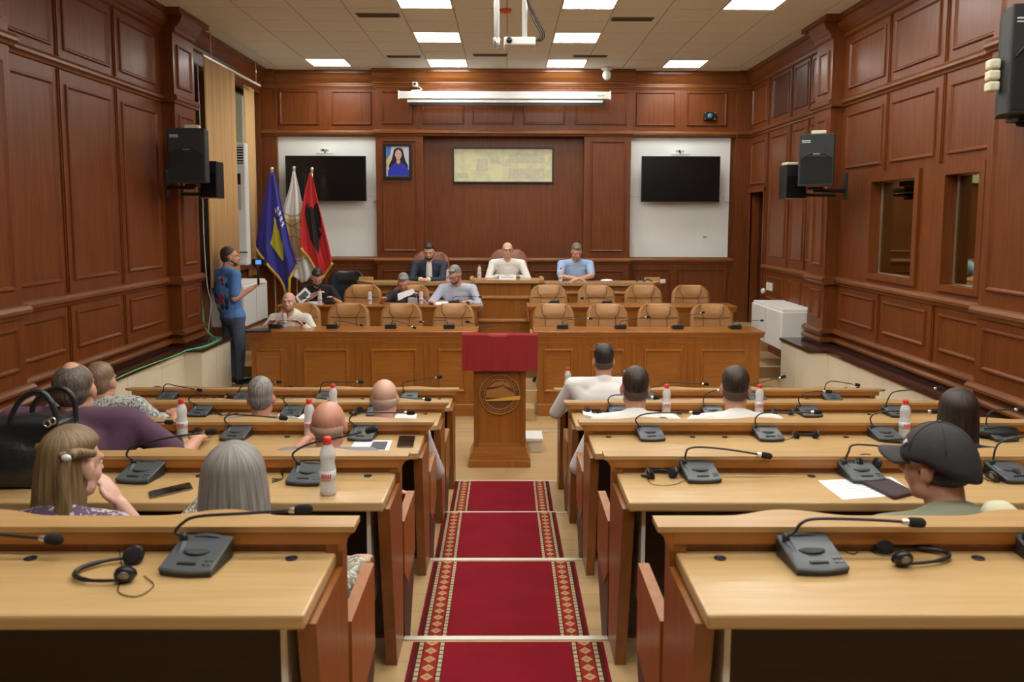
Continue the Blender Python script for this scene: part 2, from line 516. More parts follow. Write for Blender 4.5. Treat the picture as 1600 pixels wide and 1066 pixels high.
def fbox(mb, F, a0, a1, z0, z1, o0, o1):
    p = [F(a, z, o) for o in (o0, o1) for z in (z0, z1) for a in (a0, a1)]
    return mb.add(p, [(0, 2, 3, 1), (4, 5, 7, 6), (0, 1, 5, 4), (2, 6, 7, 3), (0, 4, 6, 2), (1, 3, 7, 5)])


def ringpanel(F, a0, a1, z0, z1, parent, mat='wall', w=.036, h=.022, name='panel', field=.008):
    """raised moulding round a sunken field"""
    mb = MB()
    rings = [(0, 0), (.003, h * .6), (w * .25, h), (w * .55, h), (w * .8, h * .5), (w, .004)]
    v = []; f = []
    for (d, o) in rings:
        v += [F(a0 + d, z0 + d, o), F(a1 - d, z0 + d, o), F(a1 - d, z1 - d, o), F(a0 + d, z1 - d, o)]
    for i in range(len(rings) - 1):
        for k in range(4):
            f.append((i * 4 + k, i * 4 + (k + 1) % 4, i * 4 + 4 + (k + 1) % 4, i * 4 + 4 + k))
    m = (len(rings) - 1) * 4
    f.append((m, m + 1, m + 2, m + 3))
    f.append((3, 2, 1, 0))
    mb.add(v, f)
    return mb.build(name, mat, parent)


def moulding(F, a0, a1, prof, parent, name, mat, ends=True):
    """profile of (o, z) run along a wall from a0 to a1"""
    mb = MB(); n = len(prof); v = []; f = []
    for a in (a0, a1): v += [F(a, z, o) for (o, z) in prof]
    for i in range(n): f.append((i, (i + 1) % n, n + (i + 1) % n, n + i))
    f.append(tuple(range(n))); f.append(tuple(range(2 * n - 1, n - 1, -1)))
    mb.add(v, f)
    return mb.build(name, mat, parent)


def P_cornice(z=CEIL, d=.15):
    return [(0, z), (d, z), (d, z - .05), (d * .8, z - .06), (d * .62, z - .13), (d * .3, z - .18), (d * .2, z - .19), (d * .2, z - .23), (0, z - .25)]


def P_rail(z, d=.05):
    return [(0, z + .05), (d * .6, z + .04), (d, z + .012), (d, z - .012), (d * .5, z - .03), (d * .4, z - .05), (0, z - .055)]


def P_base(z, d=.05):
    return [(0, z + .03), (d * .5, z + .022), (d, z), (d, z - .02), (d * .5, z - .03), (0, z - .035)]


def side_wall(side):
    k = 'L' if side < 0 else 'R'
    F = Fr(k, side * WX)
    nm = 'wall_left' if side < 0 else 'wall_right'
    mb = MB()
    TH = -.14
    if side < 0:
        fbox(mb, F, -3.2, 11.15, .3, CEIL, TH, 0)
        fbox(mb, F, 11.15, 13.75, .3, 1.72, TH, 0)
        fbox(mb, F, 11.15, 13.75, 4.45, CEIL, TH, 0)
        fbox(mb, F, 13.5, 13.75, 1.72, 4.45, TH, 0)
    else:
        ops = [(6.9, 7.48, 1.84, 2.86), (8.0, 8.99, 1.84, 2.86)]
        fbox(mb, F, -3.2, 13.75, 2.86, CEIL, TH, 0)
        fbox(mb, F, -3.2, 6.9, .3, 2.86, TH, 0)
        fbox(mb, F, 6.9, 8.99, .3, 1.84, TH, 0)
        fbox(mb, F, 7.48, 8.0, 1.84, 2.86, TH, 0)
        fbox(mb, F, 8.99, 12.78, .3, 2.86, TH, 0)
        fbox(mb, F, 13.48, 13.75, .3, 2.86, TH, 0)
    wl = struct(mb.build(nm, 'wall'))
    mh = 'wallh'
    # pilasters standing proud
    ya, yb = (9.67, 10.3) if side < 0 else (9.87, 10.38)
    pil = [(ya, yb), (5.55, 6.5 if side < 0 else 6.62)]
    for (a, b) in pil:
        m = MB(); fbox(m, F, a, b, .9, CEIL, 0, .15); p = m.build('pilaster', 'wall', wl)
        FP = Fr(k, side * (WX - .15))
        i0, i1 = a + .1, b - .1
        ringpanel(FP, i0, i1, 3.93, 4.42, wl)
        ringpanel(FP, i0, i1, 1.88, 3.63, wl)
        ringpanel(FP, i0, i1, 1.245, 1.59, wl)
        moulding(FP, a - .0, b, P_cornice(), wl, 'cornice', mh)
        moulding(FP, a - .05, b + .05, P_rail(3.80), wl, 'rail_moulding', mh)
        moulding(FP, a - .05, b + .05, P_rail(1.71), wl, 'chair_rail', mh)
        for z in (1.10, 1.0): moulding(FP, a - .05, b + .05, P_base(z), wl, 'base_moulding', mh)
        for c in (a, b):                                     # returns of the mouldings
            for (z, h, o) in ((3.80, .045, .05), (1.71, .045, .05), (1.10, .025, .04), (1.0, .025, .04)):
                m = MB(); fbox(m, F, c - .05 if c == a else c, c if c == a else c + .05, z - h, z + h, 0, .15); m.build('moulding_return', mh, wl)
            m = MB(); fbox(m, F, c - .15 if c == a else c, c if c == a else c + .15, CEIL - .06, CEIL, 0, .3); m.build('cornice_return', mh, wl)
    # runs between them
    runs = [(-3.2, 5.55), (6.5 if side < 0 else 6.62, ya)]
    if side > 0: runs.append((yb, 13.6))
    for (a, b) in runs:
        moulding(F, a, b, P_cornice(), wl, 'cornice', mh)
        moulding(F, a, b, P_rail(3.80), wl, 'rail_moulding', mh)
        if side > 0 and b > 13:
            moulding(F, a, 12.72, P_rail(1.71), wl, 'chair_rail', mh)
        else: moulding(F, a, b, P_rail(1.71), wl, 'chair_rail', mh)
        for z in (1.10, 1.0): moulding(F, a, min(b, 12.7), P_base(z), wl, 'base_moulding', mh)
    if side < 0: moulding(F, yb, 13.6, P_cornice(), wl, 'cornice', mh)
    if side < 0:
        bays = [(4.6, 5.45), (6.62, 7.36), (7.57, 8.43), (8.66, 9.5)]
        for (a, b) in bays:
            ringpanel(F, a, b, 3.92, 4.46, wl); ringpanel(F, a, b, 1.87, 3.625, wl); ringpanel(F, a, b, 1.245, 1.59, wl)
        for y in (5.5, 7.465, 8.545):
            for (z0, z1) in ((1.77, 3.74), (3.86, 4.53), (1.14, 1.65)):
                m = MB(); fbox(m, F, y - .028, y + .028, z0, z1, 0, .012); fbox(m, F, y - .012, y + .012, z0, z1, 0, .022); m.build('stile', 'wall', wl)
    else:
        for (a, b) in ((4.6, 5.45), (6.68, 7.48), (7.72, 8.61), (8.82, 9.73)):
            ringpanel(F, a, b, 3.93, 4.46, wl); ringpanel(F, a, b, 1.245, 1.59, wl)
            ringpanel(F, a, b, 3.02 if a > 6 else 1.88, 3.645, wl)
        for y in (7.6, 8.72):
            for (z0, z1) in ((1.77 if y < 8 and 0 else 2.96, 3.74), (3.86, 4.53), (1.14, 1.65)):
                m = MB(); fbox(m, F, y - .028, y + .028, z0, z1, 0, .012); fbox(m, F, y - .012, y + .012, z0, z1, 0, .022); m.build('stile', 'wall', wl)
        for (a, b) in ((10.55, 10.9), (11.05, 11.55), (11.78, 12.5), (12.76, 13.5)):
            ringpanel(F, a, b, 3.93, 4.5, wl, 'walldark' if a > 11 and a < 12 else 'wall')
            ringpanel(F, a, b, 1.88 if b < 13 else 2.98, 3.66, wl)
            if b < 13: ringpanel(F, a, b, 1.245, 1.59, wl)
        for y in (10.97, 11.66, 12.64):
            for (z0, z1) in ((1.77, 3.74), (3.86, 4.53)):
                m = MB(); fbox(m, F, y - .028, y + .028, z0, z1, 0, .012); fbox(m, F, y - .012, y + .012, z0, z1, 0, .022); m.build('stile', 'wall', wl)
    return wl, F


wall_left, FL = side_wall(-1)
wall_right, FR = side_wall(1)


# ---- back wall
FB = Fr('B', BY)
mb = MB()
mb.box(-4.09, 4.09, BY + .02, BY + .16, .3, CEIL)
wall_back = struct(mb.build('wall_back', 'wall'))
FB0 = Fr('B', BY + .02)
m = MB(); fbox(m, FB0, -3.95, -2.1, 3.78, CEIL, 0, .06); fbox(m, FB0, 1.99, 3.95, 3.78, CEIL, 0, .06); m.build('upper_panelling', 'wall', wall_back)
m = MB(); fbox(m, FB0, -2.1, 1.99, 3.78, CEIL, 0, .2); m.build('upper_panelling', 'wall', wall_back)
m = MB(); fbox(m, FB0, -2.1, -1.34, .7, 3.78, 0, .2); m.build('pilaster', 'wall', wall_back)
m = MB(); fbox(m, FB0, 1.24, 1.99, .7, 3.78, 0, .2); m.build('pilaster', 'wall', wall_back)
m = MB(); fbox(m, FB0, -1.34, 1.24, .7, 1.76, 0, .16); m.build('lower_panelling', 'wall', wall_back)
m = MB(); fbox(m, FB0, -3.95, -2.1, .7, 1.76, 0, .06); m.build('lower_panelling', 'wall', wall_back)
m = MB(); fbox(m, FB0, 1.99, 3.95, .7, 1.76, 0, .06); m.build('lower_panelling', 'wall', wall_back)
for s in (-1, 1):
    m = MB(); fbox(m, FB0, min(s * 3.7, s * 3.95), max(s * 3.7, s * 3.95), .7, CEIL, 0, .12); m.build('pilaster', 'wall', wall_back)
# veneer joints of the centre field
for x in (-.72, -.1, .55):
    m = MB(); fbox(m, FB0, x - .002, x + .002, 1.8, 3.78, 0, .003); m.build('veneer_joint', 'walldark', wall_back)
FC = Fr('B', BY - .18); FS = Fr('B', BY - .04)
for (a, b) in ((-2.0, -1.5), (-1.36, -.68), (-.56, .12), (.26, .93), (1.08, 1.62 + .3)):
    ringpanel(FC, a, b, 3.93, 4.45, wall_back)
for (a, b) in ((-3.66, -3.02), (-2.82, -2.18), (2.08, 2.72), (2.9, 3.55)):
    ringpanel(FS, a, b, 3.93, 4.47, wall_back)
for x in (-1.43, -.62, .19, 1.0):
    m = MB(); fbox(m, FC, x - .012, x + .012, 3.86, 4.53, 0, .014); m.build('stile', 'wall', wall_back)
for x in (-2.92, 2.81):
    m = MB(); fbox(m, FS, x - .012, x + .012, 3.86, 4.53, 0, .014); m.build('stile', 'wall', wall_back)
for (a, b) in ((-2.0, -1.44), (1.34, 1.9)):
    ringpanel(FC, a, b, 1.9, 3.68, wall_back)
    ringpanel(FC, a, b, 1.2, 1.6, wall_back)
for (a, b) in ((-1.25, -.5), (-.4, .32), (.42, 1.14)):
    ringpanel(Fr('B', BY - .14), a, b, 1.2, 1.6, wall_back)
for (a, b) in ((-3.6, -2.96), (-2.85, -2.2), (2.06, 2.68), (2.78, 3.62)):
    ringpanel(FS, a, b, 1.0, 1.62, wall_back)
for (F_, a, b, d) in ((FC, -2.13, 2.02, .15), (FS, -3.72, -2.1, .12), (FS, 1.99, 3.72, .12), (Fr('B', BY - .1), -3.95, -3.7, .12), (Fr('B', BY - .1), 3.7, 3.95, .12)):
    moulding(F_, a, b, P_cornice(CEIL, d), wall_back, 'cornice', 'wallx')
    moulding(F_, a, b, P_rail(3.80), wall_back, 'rail_moulding', 'wallx')
    moulding(F_, a, b, P_rail(4.55, .03), wall_back, 'rail_moulding', 'wallx')
for (F_, a, b) in ((FC, -2.13, -1.31), (FC, 1.21, 2.02), (Fr('B', BY - .14), -1.31, 1.21), (FS, -3.72, -2.1), (FS, 1.99, 3.72)):
    moulding(F_, a, b, P_rail(1.755, .045), wall_back, 'chair_rail', 'wallx')
# whitewashed fields either side
for (a, b) in ((-3.70, -2.1), (1.99, 3.63)):
    m = MB(); fbox(m, FB0, a, b, 1.81, 3.745, .0, .03)
    m.build('whitewashed_field', 'board', wall_back)
    m = MB(); fbox(m, FB0, a, b, 2.78, 2.805, .03, .042); m.build('cable_trunking', 'white', wall_back)
    q = b - .06 if a > 0 else b - .03
    m = MB(); fbox(m, FB0, q - .04, q + .04, 2.72, 2.8, .03, .075); m.build('trunking_box', 'whitegloss', wall_back)

# wall behind the camera
wb = MB().box(-4.1, 4.1, -3.34, -3.2, .3, CEIL); wall_front = struct(wb.build('wall_front', 'wall'))

# ---- marble plinths with granite tops along the side walls
for s in (-1, 1):
    nm = 'trim_1' if s < 0 else 'trim_2'
    pts = [(4.0, -3.2), (3.7, -3.2), (3.7, 5.3), (3.5, 5.3), (3.5, 6.75), (3.7, 6.75), (3.7, 9.42), (3.5, 9.42), (3.5, 10.42), (4.0, 10.42)]
    mb = MB(); mb.prism([(s * x, y) for x, y in pts], 'Z', -.2, .905)
    pl = struct(mb.build(nm, 'marble'))
    pt2 = [(4.0, -3.2), (3.68, -3.2), (3.68, 5.28), (3.48, 5.28), (3.48, 6.77), (3.68, 6.77), (3.68, 9.40), (3.48, 9.40), (3.48, 10.44), (4.0, 10.44)]
    MB().prism([(s * x, y) for x, y in pt2], 'Z', .905, .94).build('granite_top', 'granite', pl)
    for y in (7.2, 8.0, 8.8):
        MB().box(s * 3.7 - .001, s * 3.7 + .001, y - .0015, y + .0015, 0, .9).build('slab_joint', 'joint', pl)
    MB().box(s * 3.5 - .001, s * 3.5 + .001, 9.9, 9.903, 0, .9).build('slab_joint', 'joint', pl)

# ---- booth windows on the right
for i, (a, b) in enumerate(((8.0, 8.99), (6.9, 7.48))):
    m = MB()
    for (p, q, z0, z1) in ((a - .06, a + .02, 1.86, 2.84), (b - .02, b + .06, 1.86, 2.84), (a - .06, b + .06, 2.84, 2.93), (a - .06, b + .06, 1.80, 1.86)):
        fbox(m, FR, p, q, z0, z1, -.139, .03)
    win = struct(m.build('window_%d' % (i + 1), 'wall'))
    m = MB(); fbox(m, FR, a, b, 1.84, 2.86, -.1, -.094); m.build('window_pane', MW['boothglass'], win)
    m = MB()
    for (p, q, z0, z1) in ((a, a + .03, 1.84, 2.86), (b - .03, b, 1.84, 2.86), (a, b, 2.83, 2.86), (a, b, 1.84, 1.87)):
        fbox(m, FR, p, q, z0, z1, -.12, -.085)
    m.build('glazing_bead', 'metal', win)
bt = MB(); bt.box(4.1, 5.6, 6.3, 6.36, 1.0, 3.2); bt.box(4.1, 5.6, 9.5, 9.56, 1.0, 3.2); bt.box(5.55, 5.6, 6.3, 9.56, 1.0, 3.2); bt.box(4.1, 5.6, 6.3, 9.56, 3.15, 3.2); bt.box(4.1, 5.6, 6.3, 9.56, 1.0, 1.05)
bt.box(4.12, 4.6, 6.4, 9.45, 1.6, 1.64)
struct(bt.build('wall_booth', plain('booth_lining', (.30, .20, .10), .8)))

# ---- doorway niche at the far right
m = MB()
for (a, b, z0, z1, o0, o1) in ((12.72, 12.78, .7, 2.92, -.02, .02), (13.48, 13.54, .7, 2.92, -.02, .02), (12.72, 13.54, 2.86, 2.93, -.02, .03)):
    fbox(m, FR, a, b, z0, z1, o0, o1)
door = struct(m.build('door_1', 'wall'))
m = MB(); fbox(m, FR, 12.78, 13.48, .7, 2.86, -.5, -.46); m.build('door_leaf', 'walldark', door)
ringpanel(Fr('R', WX + .46), 12.9, 13.36, 1.8, 2.7, door, 'walldark'); ringpanel(Fr('R', WX + .46), 12.9, 13.36, .95, 1.65, door, 'walldark')
m = MB(); fbox(m, FR, 12.74, 12.78, .7, 2.86, -.5, -.14); fbox(m, FR, 13.48, 13.52, .7, 2.86, -.5, -.14); fbox(m, FR, 12.74, 13.52, 2.86, 2.9, -.5, -.14); m.build('door_lining', 'walldark', door)

# ---- left window with its deep reveal
m = MB()
GX = -4.13
m.box(GX, -3.94, 11.13, 11.18, 1.72, 4.45); m.box(GX, -3.94, 13.46, 13.52, 1.72, 4.45); m.box(GX, -3.94, 11.18, 13.46, 4.4, 4.46); m.box(GX, -3.85, 11.1, 13.52, 1.68, 1.725)
win = struct(m.build('window_3', 'wall'))
m = MB()
for y in (11.22, 11.95, 12.70, 13.42): m.box(GX - .02, GX + .04, y - .035, y + .035, 1.74, 4.4)
for z in (1.77, 3.05, 4.37): m.box(GX - .02, GX + .035, 11.18, 13.46, z - .03, z + .03)
m.build('window_frame', 'wall', win)
MB().box(GX - .006, GX, 11.18, 13.46, 1.74, 4.4).build('window_pane', MW['pet'], win)

# ---- ceiling of separate tiles, lamps, vents
cl = struct(MB().box(-4.09, 4.09, -3.3, 13.75, CEIL + .012, CEIL + .1).build('ceiling', 'ceilgap'))
lamps = [(0, 3), (0, 6), (0, 9)]
lampcells = {}
cols = (-2, 1)
rows_y = [12.55 - .6 * k for k in range(0, 26)]
for r in (0, 3, 6, 9, 12, 15, 18, 21):
    for c in cols: lampcells[(c, r)] = 1
lampcells[(-5, 0)] = 1; lampcells[(4, 0)] = 1; lampcells[(4, 6)] = 1
for r in (9, 12, 15, 18, 21):
    lampcells[(4, r)] = 1
tile = None
ncell = 0
for r in range(-1, 26):
    for c in range(-7, 7):
        if (c, r) in lampcells: continue
        x0 = c * .6; y0 = 12.55 - .6 * r
        xa, xb = max(x0, -3.93), min(x0 + .6, 3.93); yb = min(y0 + .6, 13.5)
        if xb - xa < .05 or yb - y0 < .05: continue
        if ncell >= 285: continue
        full = (xb - xa > .59 and yb - y0 > .59)
        if full and tile:
            o = tile.copy(); COL.objects.link(o); o.location = (x0, y0, CEIL)
        else:
            o = MB().box(.006, xb - xa - .006, .006, yb - y0 - .006, 0, .013).build('tile', 'ceil', cl, org=(0, 0, 0))
            o.location = (xa, y0, CEIL)
            if full: tile = o
        ncell += 1
rest = MB()
rest.box(-3.93, 3.93, -3.2, -2.48, CEIL, CEIL + .012)
rest.build('plain_ceiling', 'ceil', cl)
lampn = {}


def lamp_label(c, r):
    side = 'left' if c < 0 else 'right'
    if (c, r) == (-5, 0): return 'square ceiling lamp over the flags at the far left corner'
    if (c, r) == (4, 0): return 'square ceiling lamp over the right television'
    if (c, r) == (4, 6): return 'square ceiling lamp at the right, nearest the right-hand wall top'
    if r > 6: return 'square ceiling lamp of the %s column, %s row back beyond the top edge' % ('right outer' if c > 1 else side + ' inner', {9: 'first', 12: 'second', 15: 'third', 18: 'fourth', 21: 'fifth'}[r])
    d = {0: 'farthest', 3: 'second farthest', 6: 'cut off by the top edge'}.get(r)
    if d: return 'square ceiling lamp in the %s inner column, %s' % (side, d)
    return 'square ceiling lamp further back over the audience, out of the frame'


proto = None
for (c, r) in sorted(lampcells, key=lambda q: (q[1], q[0])):
    x0 = c * .6; y0 = 12.55 - .6 * r
    if proto is None:
        root = thing('ceiling_lamp', lamp_label(c, r), 'lamp', (x0, y0, CEIL), 'square ceiling lamps')
        m = MB()
        for q in ((0, .6, 0, .02), (0, .6, .58, .6), (0, .02, .02, .58), (.58, .6, .02, .58)): m.box(x0 + q[0], x0 + q[1], y0 + q[2], y0 + q[3], CEIL - .004, CEIL + .012)
        m.build('frame', 'lampframe', root)
        MB().box(x0 + .02, x0 + .58, y0 + .02, y0 + .58, CEIL - .001, CEIL + .01).build('diffuser', 'lamp', root)
        proto = root
    else: copy_tree(proto, None, (x0, y0, CEIL), None, lamp_label(c, r))


def vent(x, y, lab, w=.5, d=.13):
    t = thing('air_vent', lab, 'vent', (x, y, CEIL), 'slot vents in the ceiling')
    MB().box(x - w / 2, x + w / 2, y - d / 2, y + d / 2, CEIL - .008, CEIL + .004).build('frame', plain('vent_frame', (.26, .22, .17), .6), t)
    for k in range(4):
        yy = y - d / 2 + .015 + k * (d - .03) / 3
        MB().box(x - w / 2 + .02, x + w / 2 - .02, yy - .006, yy + .006, CEIL - .014, CEIL - .008).build('slat', plain('vent_slat', (.14, .12, .09), .6), t)


vent(-1.49, 9.86, 'long slot vent left of the nearer left lamp', .5, .16)
vent(1.47, 10.0, 'long slot vent right of the nearer right lamp', .5, .16)
vent(-1.5, 12.33, 'slot vent left of the farthest left inner lamp')
vent(-.24, 12.2, 'slot vent between the two farthest inner lamps')
vent(1.2, 12.25, 'slot vent right of the farthest right inner lamp')
vent(3.3, 9.0, 'dark slot vent at the upper right ceiling edge')

# ================================================================== carpets on the aisle treads
cx = {4: .009, 3: -.012, 2: -.044, 1: -.036}
ylab = {4: 'nearest piece of red aisle carpet with patterned borders, cut by the bottom edge',
        3: 'second nearest piece of red aisle carpet with patterned borders',
        2: 'third piece of red aisle carpet up from the bottom edge',
        1: 'smallest and farthest piece of red aisle carpet, just before the lectern'}
for i in (4, 3, 2, 1):
    y0, y1 = N[i + 1] + .005, N[i] - (.055 if i > 2 else .03)
    o = MB().box(-.405, .405, -(y1 - y0) / 2, (y1 - y0) / 2, 0, .009, .003).build('aisle_carpet', 'carpet')
    o.location = (cx[i], (y0 + y1) / 2, T[i] + .0015)
    if i == 2: o.rotation_euler = (0, 0, R(.4))
    tag(o, ylab[i], 'carpet', 'aisle carpet pieces')

# ================================================================== audience desks
SEATX = [.79, 1.44, 2.09, 2.74]
ROWN = {5: 'nearest', 4: 'second', 3: 'third', 2: 'fourth', 1: 'farthest'}
desks = {}


def desk_row(i, s):
    d, t = D[i], T[i]; xe = 3.16
    sd = 'left' if s < 0 else 'right'
    tt = thing('bench_desk', 'long beech-topped audience desk, %s row on the %s of the aisle' % (ROWN[i], sd),
               'desk', (s * 1.8, d - .2, t), 'audience desks')
    X = lambda x: s * x
    # desktop with eased edges
    MB().box(X(.46), X(xe), d - .43, d - .055, t + .713, t + .75, .007).build('desktop', 'top', tt)
    # ledge, bulging a little behind each place
    pts = [(.408, d - .085), (.408, d)]
    for x in SEATX:
        for k in range(-6, 7):
            pts.append((x + .03 * k, d + .05 * (cos(pi * k / 6) + 1) / 2))
    pts += [(xe + .05, d), (xe + .10, d - .045), (xe + .05, d - .085)]
    MB().prism([(X(x), y) for x, y in pts], 'Z', t + .81, t + .826).build('ledge_top', 'ledge', tt)
    m = MB(); m.box(X(.45), X(xe + .03), d - .083, d - .01, t + .775, t + .811, .003)
    m.prism([(X(.412), t + .811), (X(.42), t + .8), (X(.44), t + .785), (X(.45), t + .762), (X(.50), t + .762), (X(.50), t + .811)], 'Y', d - .08, d - .01) if False else None
    pr = [(X(.41), t + .811), (X(.425), t + .797), (X(.438), t + .775), (X(.442), t + .755), (X(.452), t + .755), (X(.452), t + .811)]
    v = [(x, yy, z) for yy in (d - .082, d - .012) for x, z in pr]; n = len(pr)
    m.add(v, [tuple(range(n)), tuple(range(2 * n - 1, n - 1, -1))] + [(k, k + n, (k + 1) % n + n, (k + 1) % n) for k in range(n)])
    m.build('ledge_moulding', 'deskx', tt)
    MB().box(X(.452), X(xe), d - .066, d - .03, t + .7, t + .776).build('riser_strip', 'deskend', tt)
    # front board towards the room and the aisle end panel
    MB().box(X(.49), X(xe - .02), d - .055, d - .03, t + .02, t + .72).build('front_board', 'deskend', tt)
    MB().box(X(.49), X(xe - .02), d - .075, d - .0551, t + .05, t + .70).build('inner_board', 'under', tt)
    for (x0, x1) in ((.4415, .487), (xe - .045, xe)):
        m = MB()
        m.prism([(d - .02, t), (d - .02, t + .79), (d - .078, t + .79), (d - .078, t + .712), (d - .395, t + .712), (d - .375, t + .60), (d - .235, t)], 'X', X(x0), X(x1))
        m.build('end_panel', 'deskend', tt)
    MB().box(X(.52), X(.535), d - .36, d - .08, t + .3, t + .712).build('inner_bracket', 'white', tt) if i >= 4 else None
    for k, x in enumerate([.57, 1.26, 1.90, 2.56] if i > 3 else [.57, 1.04, 1.22, 1.90, 2.56]):
        m = MB(); m.lathe([(.015, 0), (.0165, .002), (.0165, .004), (.012, .005), (.0115, .0035)], (X(x), d - .115, t + .7495), 14); m.build('cable_grommet', 'micdark', tt)
    desks[(i, s)] = tt
    if i == 5: return
    # the bench that belongs to this desk
    bt = thing('bench', 'dark wooden audience bench behind the %s desk row on the %s side' % (ROWN[i], sd), 'bench', (s * 1.8, d - 1.0, t), 'audience benches')
    e0, e1 = d - 1.19, d - .79
    for x0, x1 in ((.438, .474), (xe - .036, xe)):
        m = MB(); m.prism([(e0, t + .67), (e1, t + .67), (e1, t + .38), (e0 + .12, t + .34), (e0, t + .44)], 'X', X(x0), X(x1)); m.build('arm_panel', 'desk', bt)
        m = MB(); m.prism([(e0 + .0, t + .44), (e0 + .12, t + .34), (e1, t + .38), (e1 + .0, t + .30), (e0 + .17, t + .0), (e0 + .07, t + .0), (e0 + .0, t + .2)], 'X', X(x0 + .004), X(x1 - .004)); m.build('foot_bracket', 'black', bt)
    for x in SEATX:
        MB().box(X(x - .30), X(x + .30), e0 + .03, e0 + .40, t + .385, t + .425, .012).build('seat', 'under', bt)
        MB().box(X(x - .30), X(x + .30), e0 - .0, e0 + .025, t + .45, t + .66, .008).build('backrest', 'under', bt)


for i in (1, 2, 3, 4, 5):
    for s in (-1, 1): desk_row(i, s)


# ================================================================== long panelled desks at the front
def panel_desk(name, label, x0, x1, y, z0, z1, panels, depth=.45, over=.06, pz=None, topmat='deskx', base=True):
    t = thing(name, label, 'desk', ((x0 + x1) / 2, y, z0), 'panelled front desks')
    F = Fr('B', y)
    m = MB(); fbox(m, F, x0 + over, x1 - over, z0, z1 - .04, -.03, 0); m.build('front_board', 'desk', t)
    for a in (x0 + over, x1 - over - .03):
        MB().box(a, a + .03, y + .03, y + depth - .03, z0, z1 - .04).build('end_panel', 'desk', t)
    mb = MB()
    mb.box(x0 + .01, x1 - .01, y - .035, y + depth, z1 - .022, z1, .006)
    mb.build('top', topmat, t)
    moulding(F, x0 + .02, x1 - .02, [(0, z1 - .022), (.034, z1 - .022), (.028, z1 - .035), (.012, z1 - .06), (.008, z1 - .075), (0, z1 - .078)], t, 'cornice_moulding', 'deskx')
    if base:
        moulding(F, x0 + over, x1 - over, [(0, z0 + .15), (.01, z0 + .148), (.02, z0 + .14), (.02, z0), (0, z0)], t, 'plinth_board', 'deskx')
        moulding(F, x0 + over, x1 - over, [(0, z1 - .135), (.006, z1 - .135), (.006, z1 - .15), (0, z1 - .15)], t, 'string_moulding', 'deskx')
    pz = pz or (z0 + .30, z1 - .22)
    edges = []
    for (a, b) in panels:
        ringpanel(F, a, b, pz[0], pz[1], t, 'deskx', w=.034, h=.026)
    for (a, b), (c, d_) in zip(panels[:-1], panels[1:]):
        xm = (b + c) / 2
        for q in (-.035, .035):
            m = MB(); fbox(m, F, xm + q - .006, xm + q + .006, z0 + .15, z1 - .15, 0, .014); m.build('bead', 'desk', t)
    return t


F1Y = 10.1
panel_desk('front_desk', 'long panelled cherry desk at the front, left of the lectern', -3.2, -.345, F1Y, 0, 1.06,
           [(-3.08, -2.75), (-2.50, -1.95), (-1.67, -1.11), (-.84, -.50)])
panel_desk('front_desk', 'long panelled cherry desk at the front, right of the lectern', .325, 3.19, F1Y, 0, 1.06,
           [(.46, .82), (1.04, 1.63 - .18), (1.70, 2.25 - .1), (2.40, 3.04 - .08)])
panel_desk('counter_desk', 'plain raised desk row behind the left front desk, men seated at it', -3.19, -.35, 11.38, .45, 1.237, [], base=False, topmat='deskx')
panel_desk('counter_desk', 'plain raised desk row behind the right front desk with tan chairs behind', .27, 3.2, 11.38, .45, 1.237, [], base=False, topmat='deskx')
# dais
t = thing('dais_desk', 'highest desk on the dais with beech top and taller middle block', 'desk', (0, 12.4, .75))
for (a, b, nm) in ((-2.15, -.48, 'side'), (.42, 2.25, 'side')):
    m = MB()
    w0 = a - (.12 if a < 0 else 0); w1 = b + (.12 if b > 1 else 0)
    if a < 0: pts = [(-2.27, 12.78), (-2.3, 12.70), (-2.0, 12.31), (-.45, 12.31), (-.45, 12.78)]
    else: pts = [(.38, 12.31), (2.2, 12.31), (2.40, 12.70), (2.37, 12.78), (.38, 12.78)]
    m.prism(pts, 'Z', 1.44, 1.485); m.build('desktop', 'ledge', t)
    m = MB(); m.box(a, b, 12.36, 12.39, .45, 1.44); m.build('front_board', 'desk', t)
    F = Fr('B', 12.36)
    moulding(F, a, b, P_base(1.33, .02), t, 'string_moulding', 'deskx')
    n = 3; wd = (b - a) / n
    for k in range(n): ringpanel(F, a + wd * k + .08, a + wd * (k + 1) - .08, .8, 1.27, t, 'deskx', w=.03, h=.022)
    e = a if a < 0 else b - .03
    MB().box(e, e + .03, 12.39, 12.74, .75, 1.44).build('end_panel', 'desk', t)
m = MB(); m.prism([(-.545, 12.72), (-.53, 12.26), (-.47, 12.20), (.47, 12.20), (.555, 12.26), (.56, 12.72)], 'Z', 1.485, 1.53); m.build('middle_top', 'ledge', t)
m = MB(); m.box(-.42, .36, 12.25, 12.7, .45, 1.486); m.build('middle_block', 'desk', t)
F = Fr('B', 12.25)
for z in (1.27, .925): moulding(F, -.42, .36, P_base(z, .028), t, 'string_moulding', 'deskx')

for (x0, x1, y0, y1, a) in ((-2.3, -2.0, 12.70, 12.74, 0),): pass
for s, xx in ((-1, (-2.27, -2.05)), (1, (2.12, 2.36))):
    m = MB(); m.box(xx[0], xx[1], 12.70, 12.73, 1.485, 1.54, .004); m.build('end_upstand', 'ledge', t)
MB().box(-.55, -.50, 12.3, 12.7, 1.53, 1.56, .006).build('side_rail', 'ledge', t); MB().box(.50, .555, 12.3, 12.7, 1.53, 1.56, .006).build('side_rail', 'ledge', t)

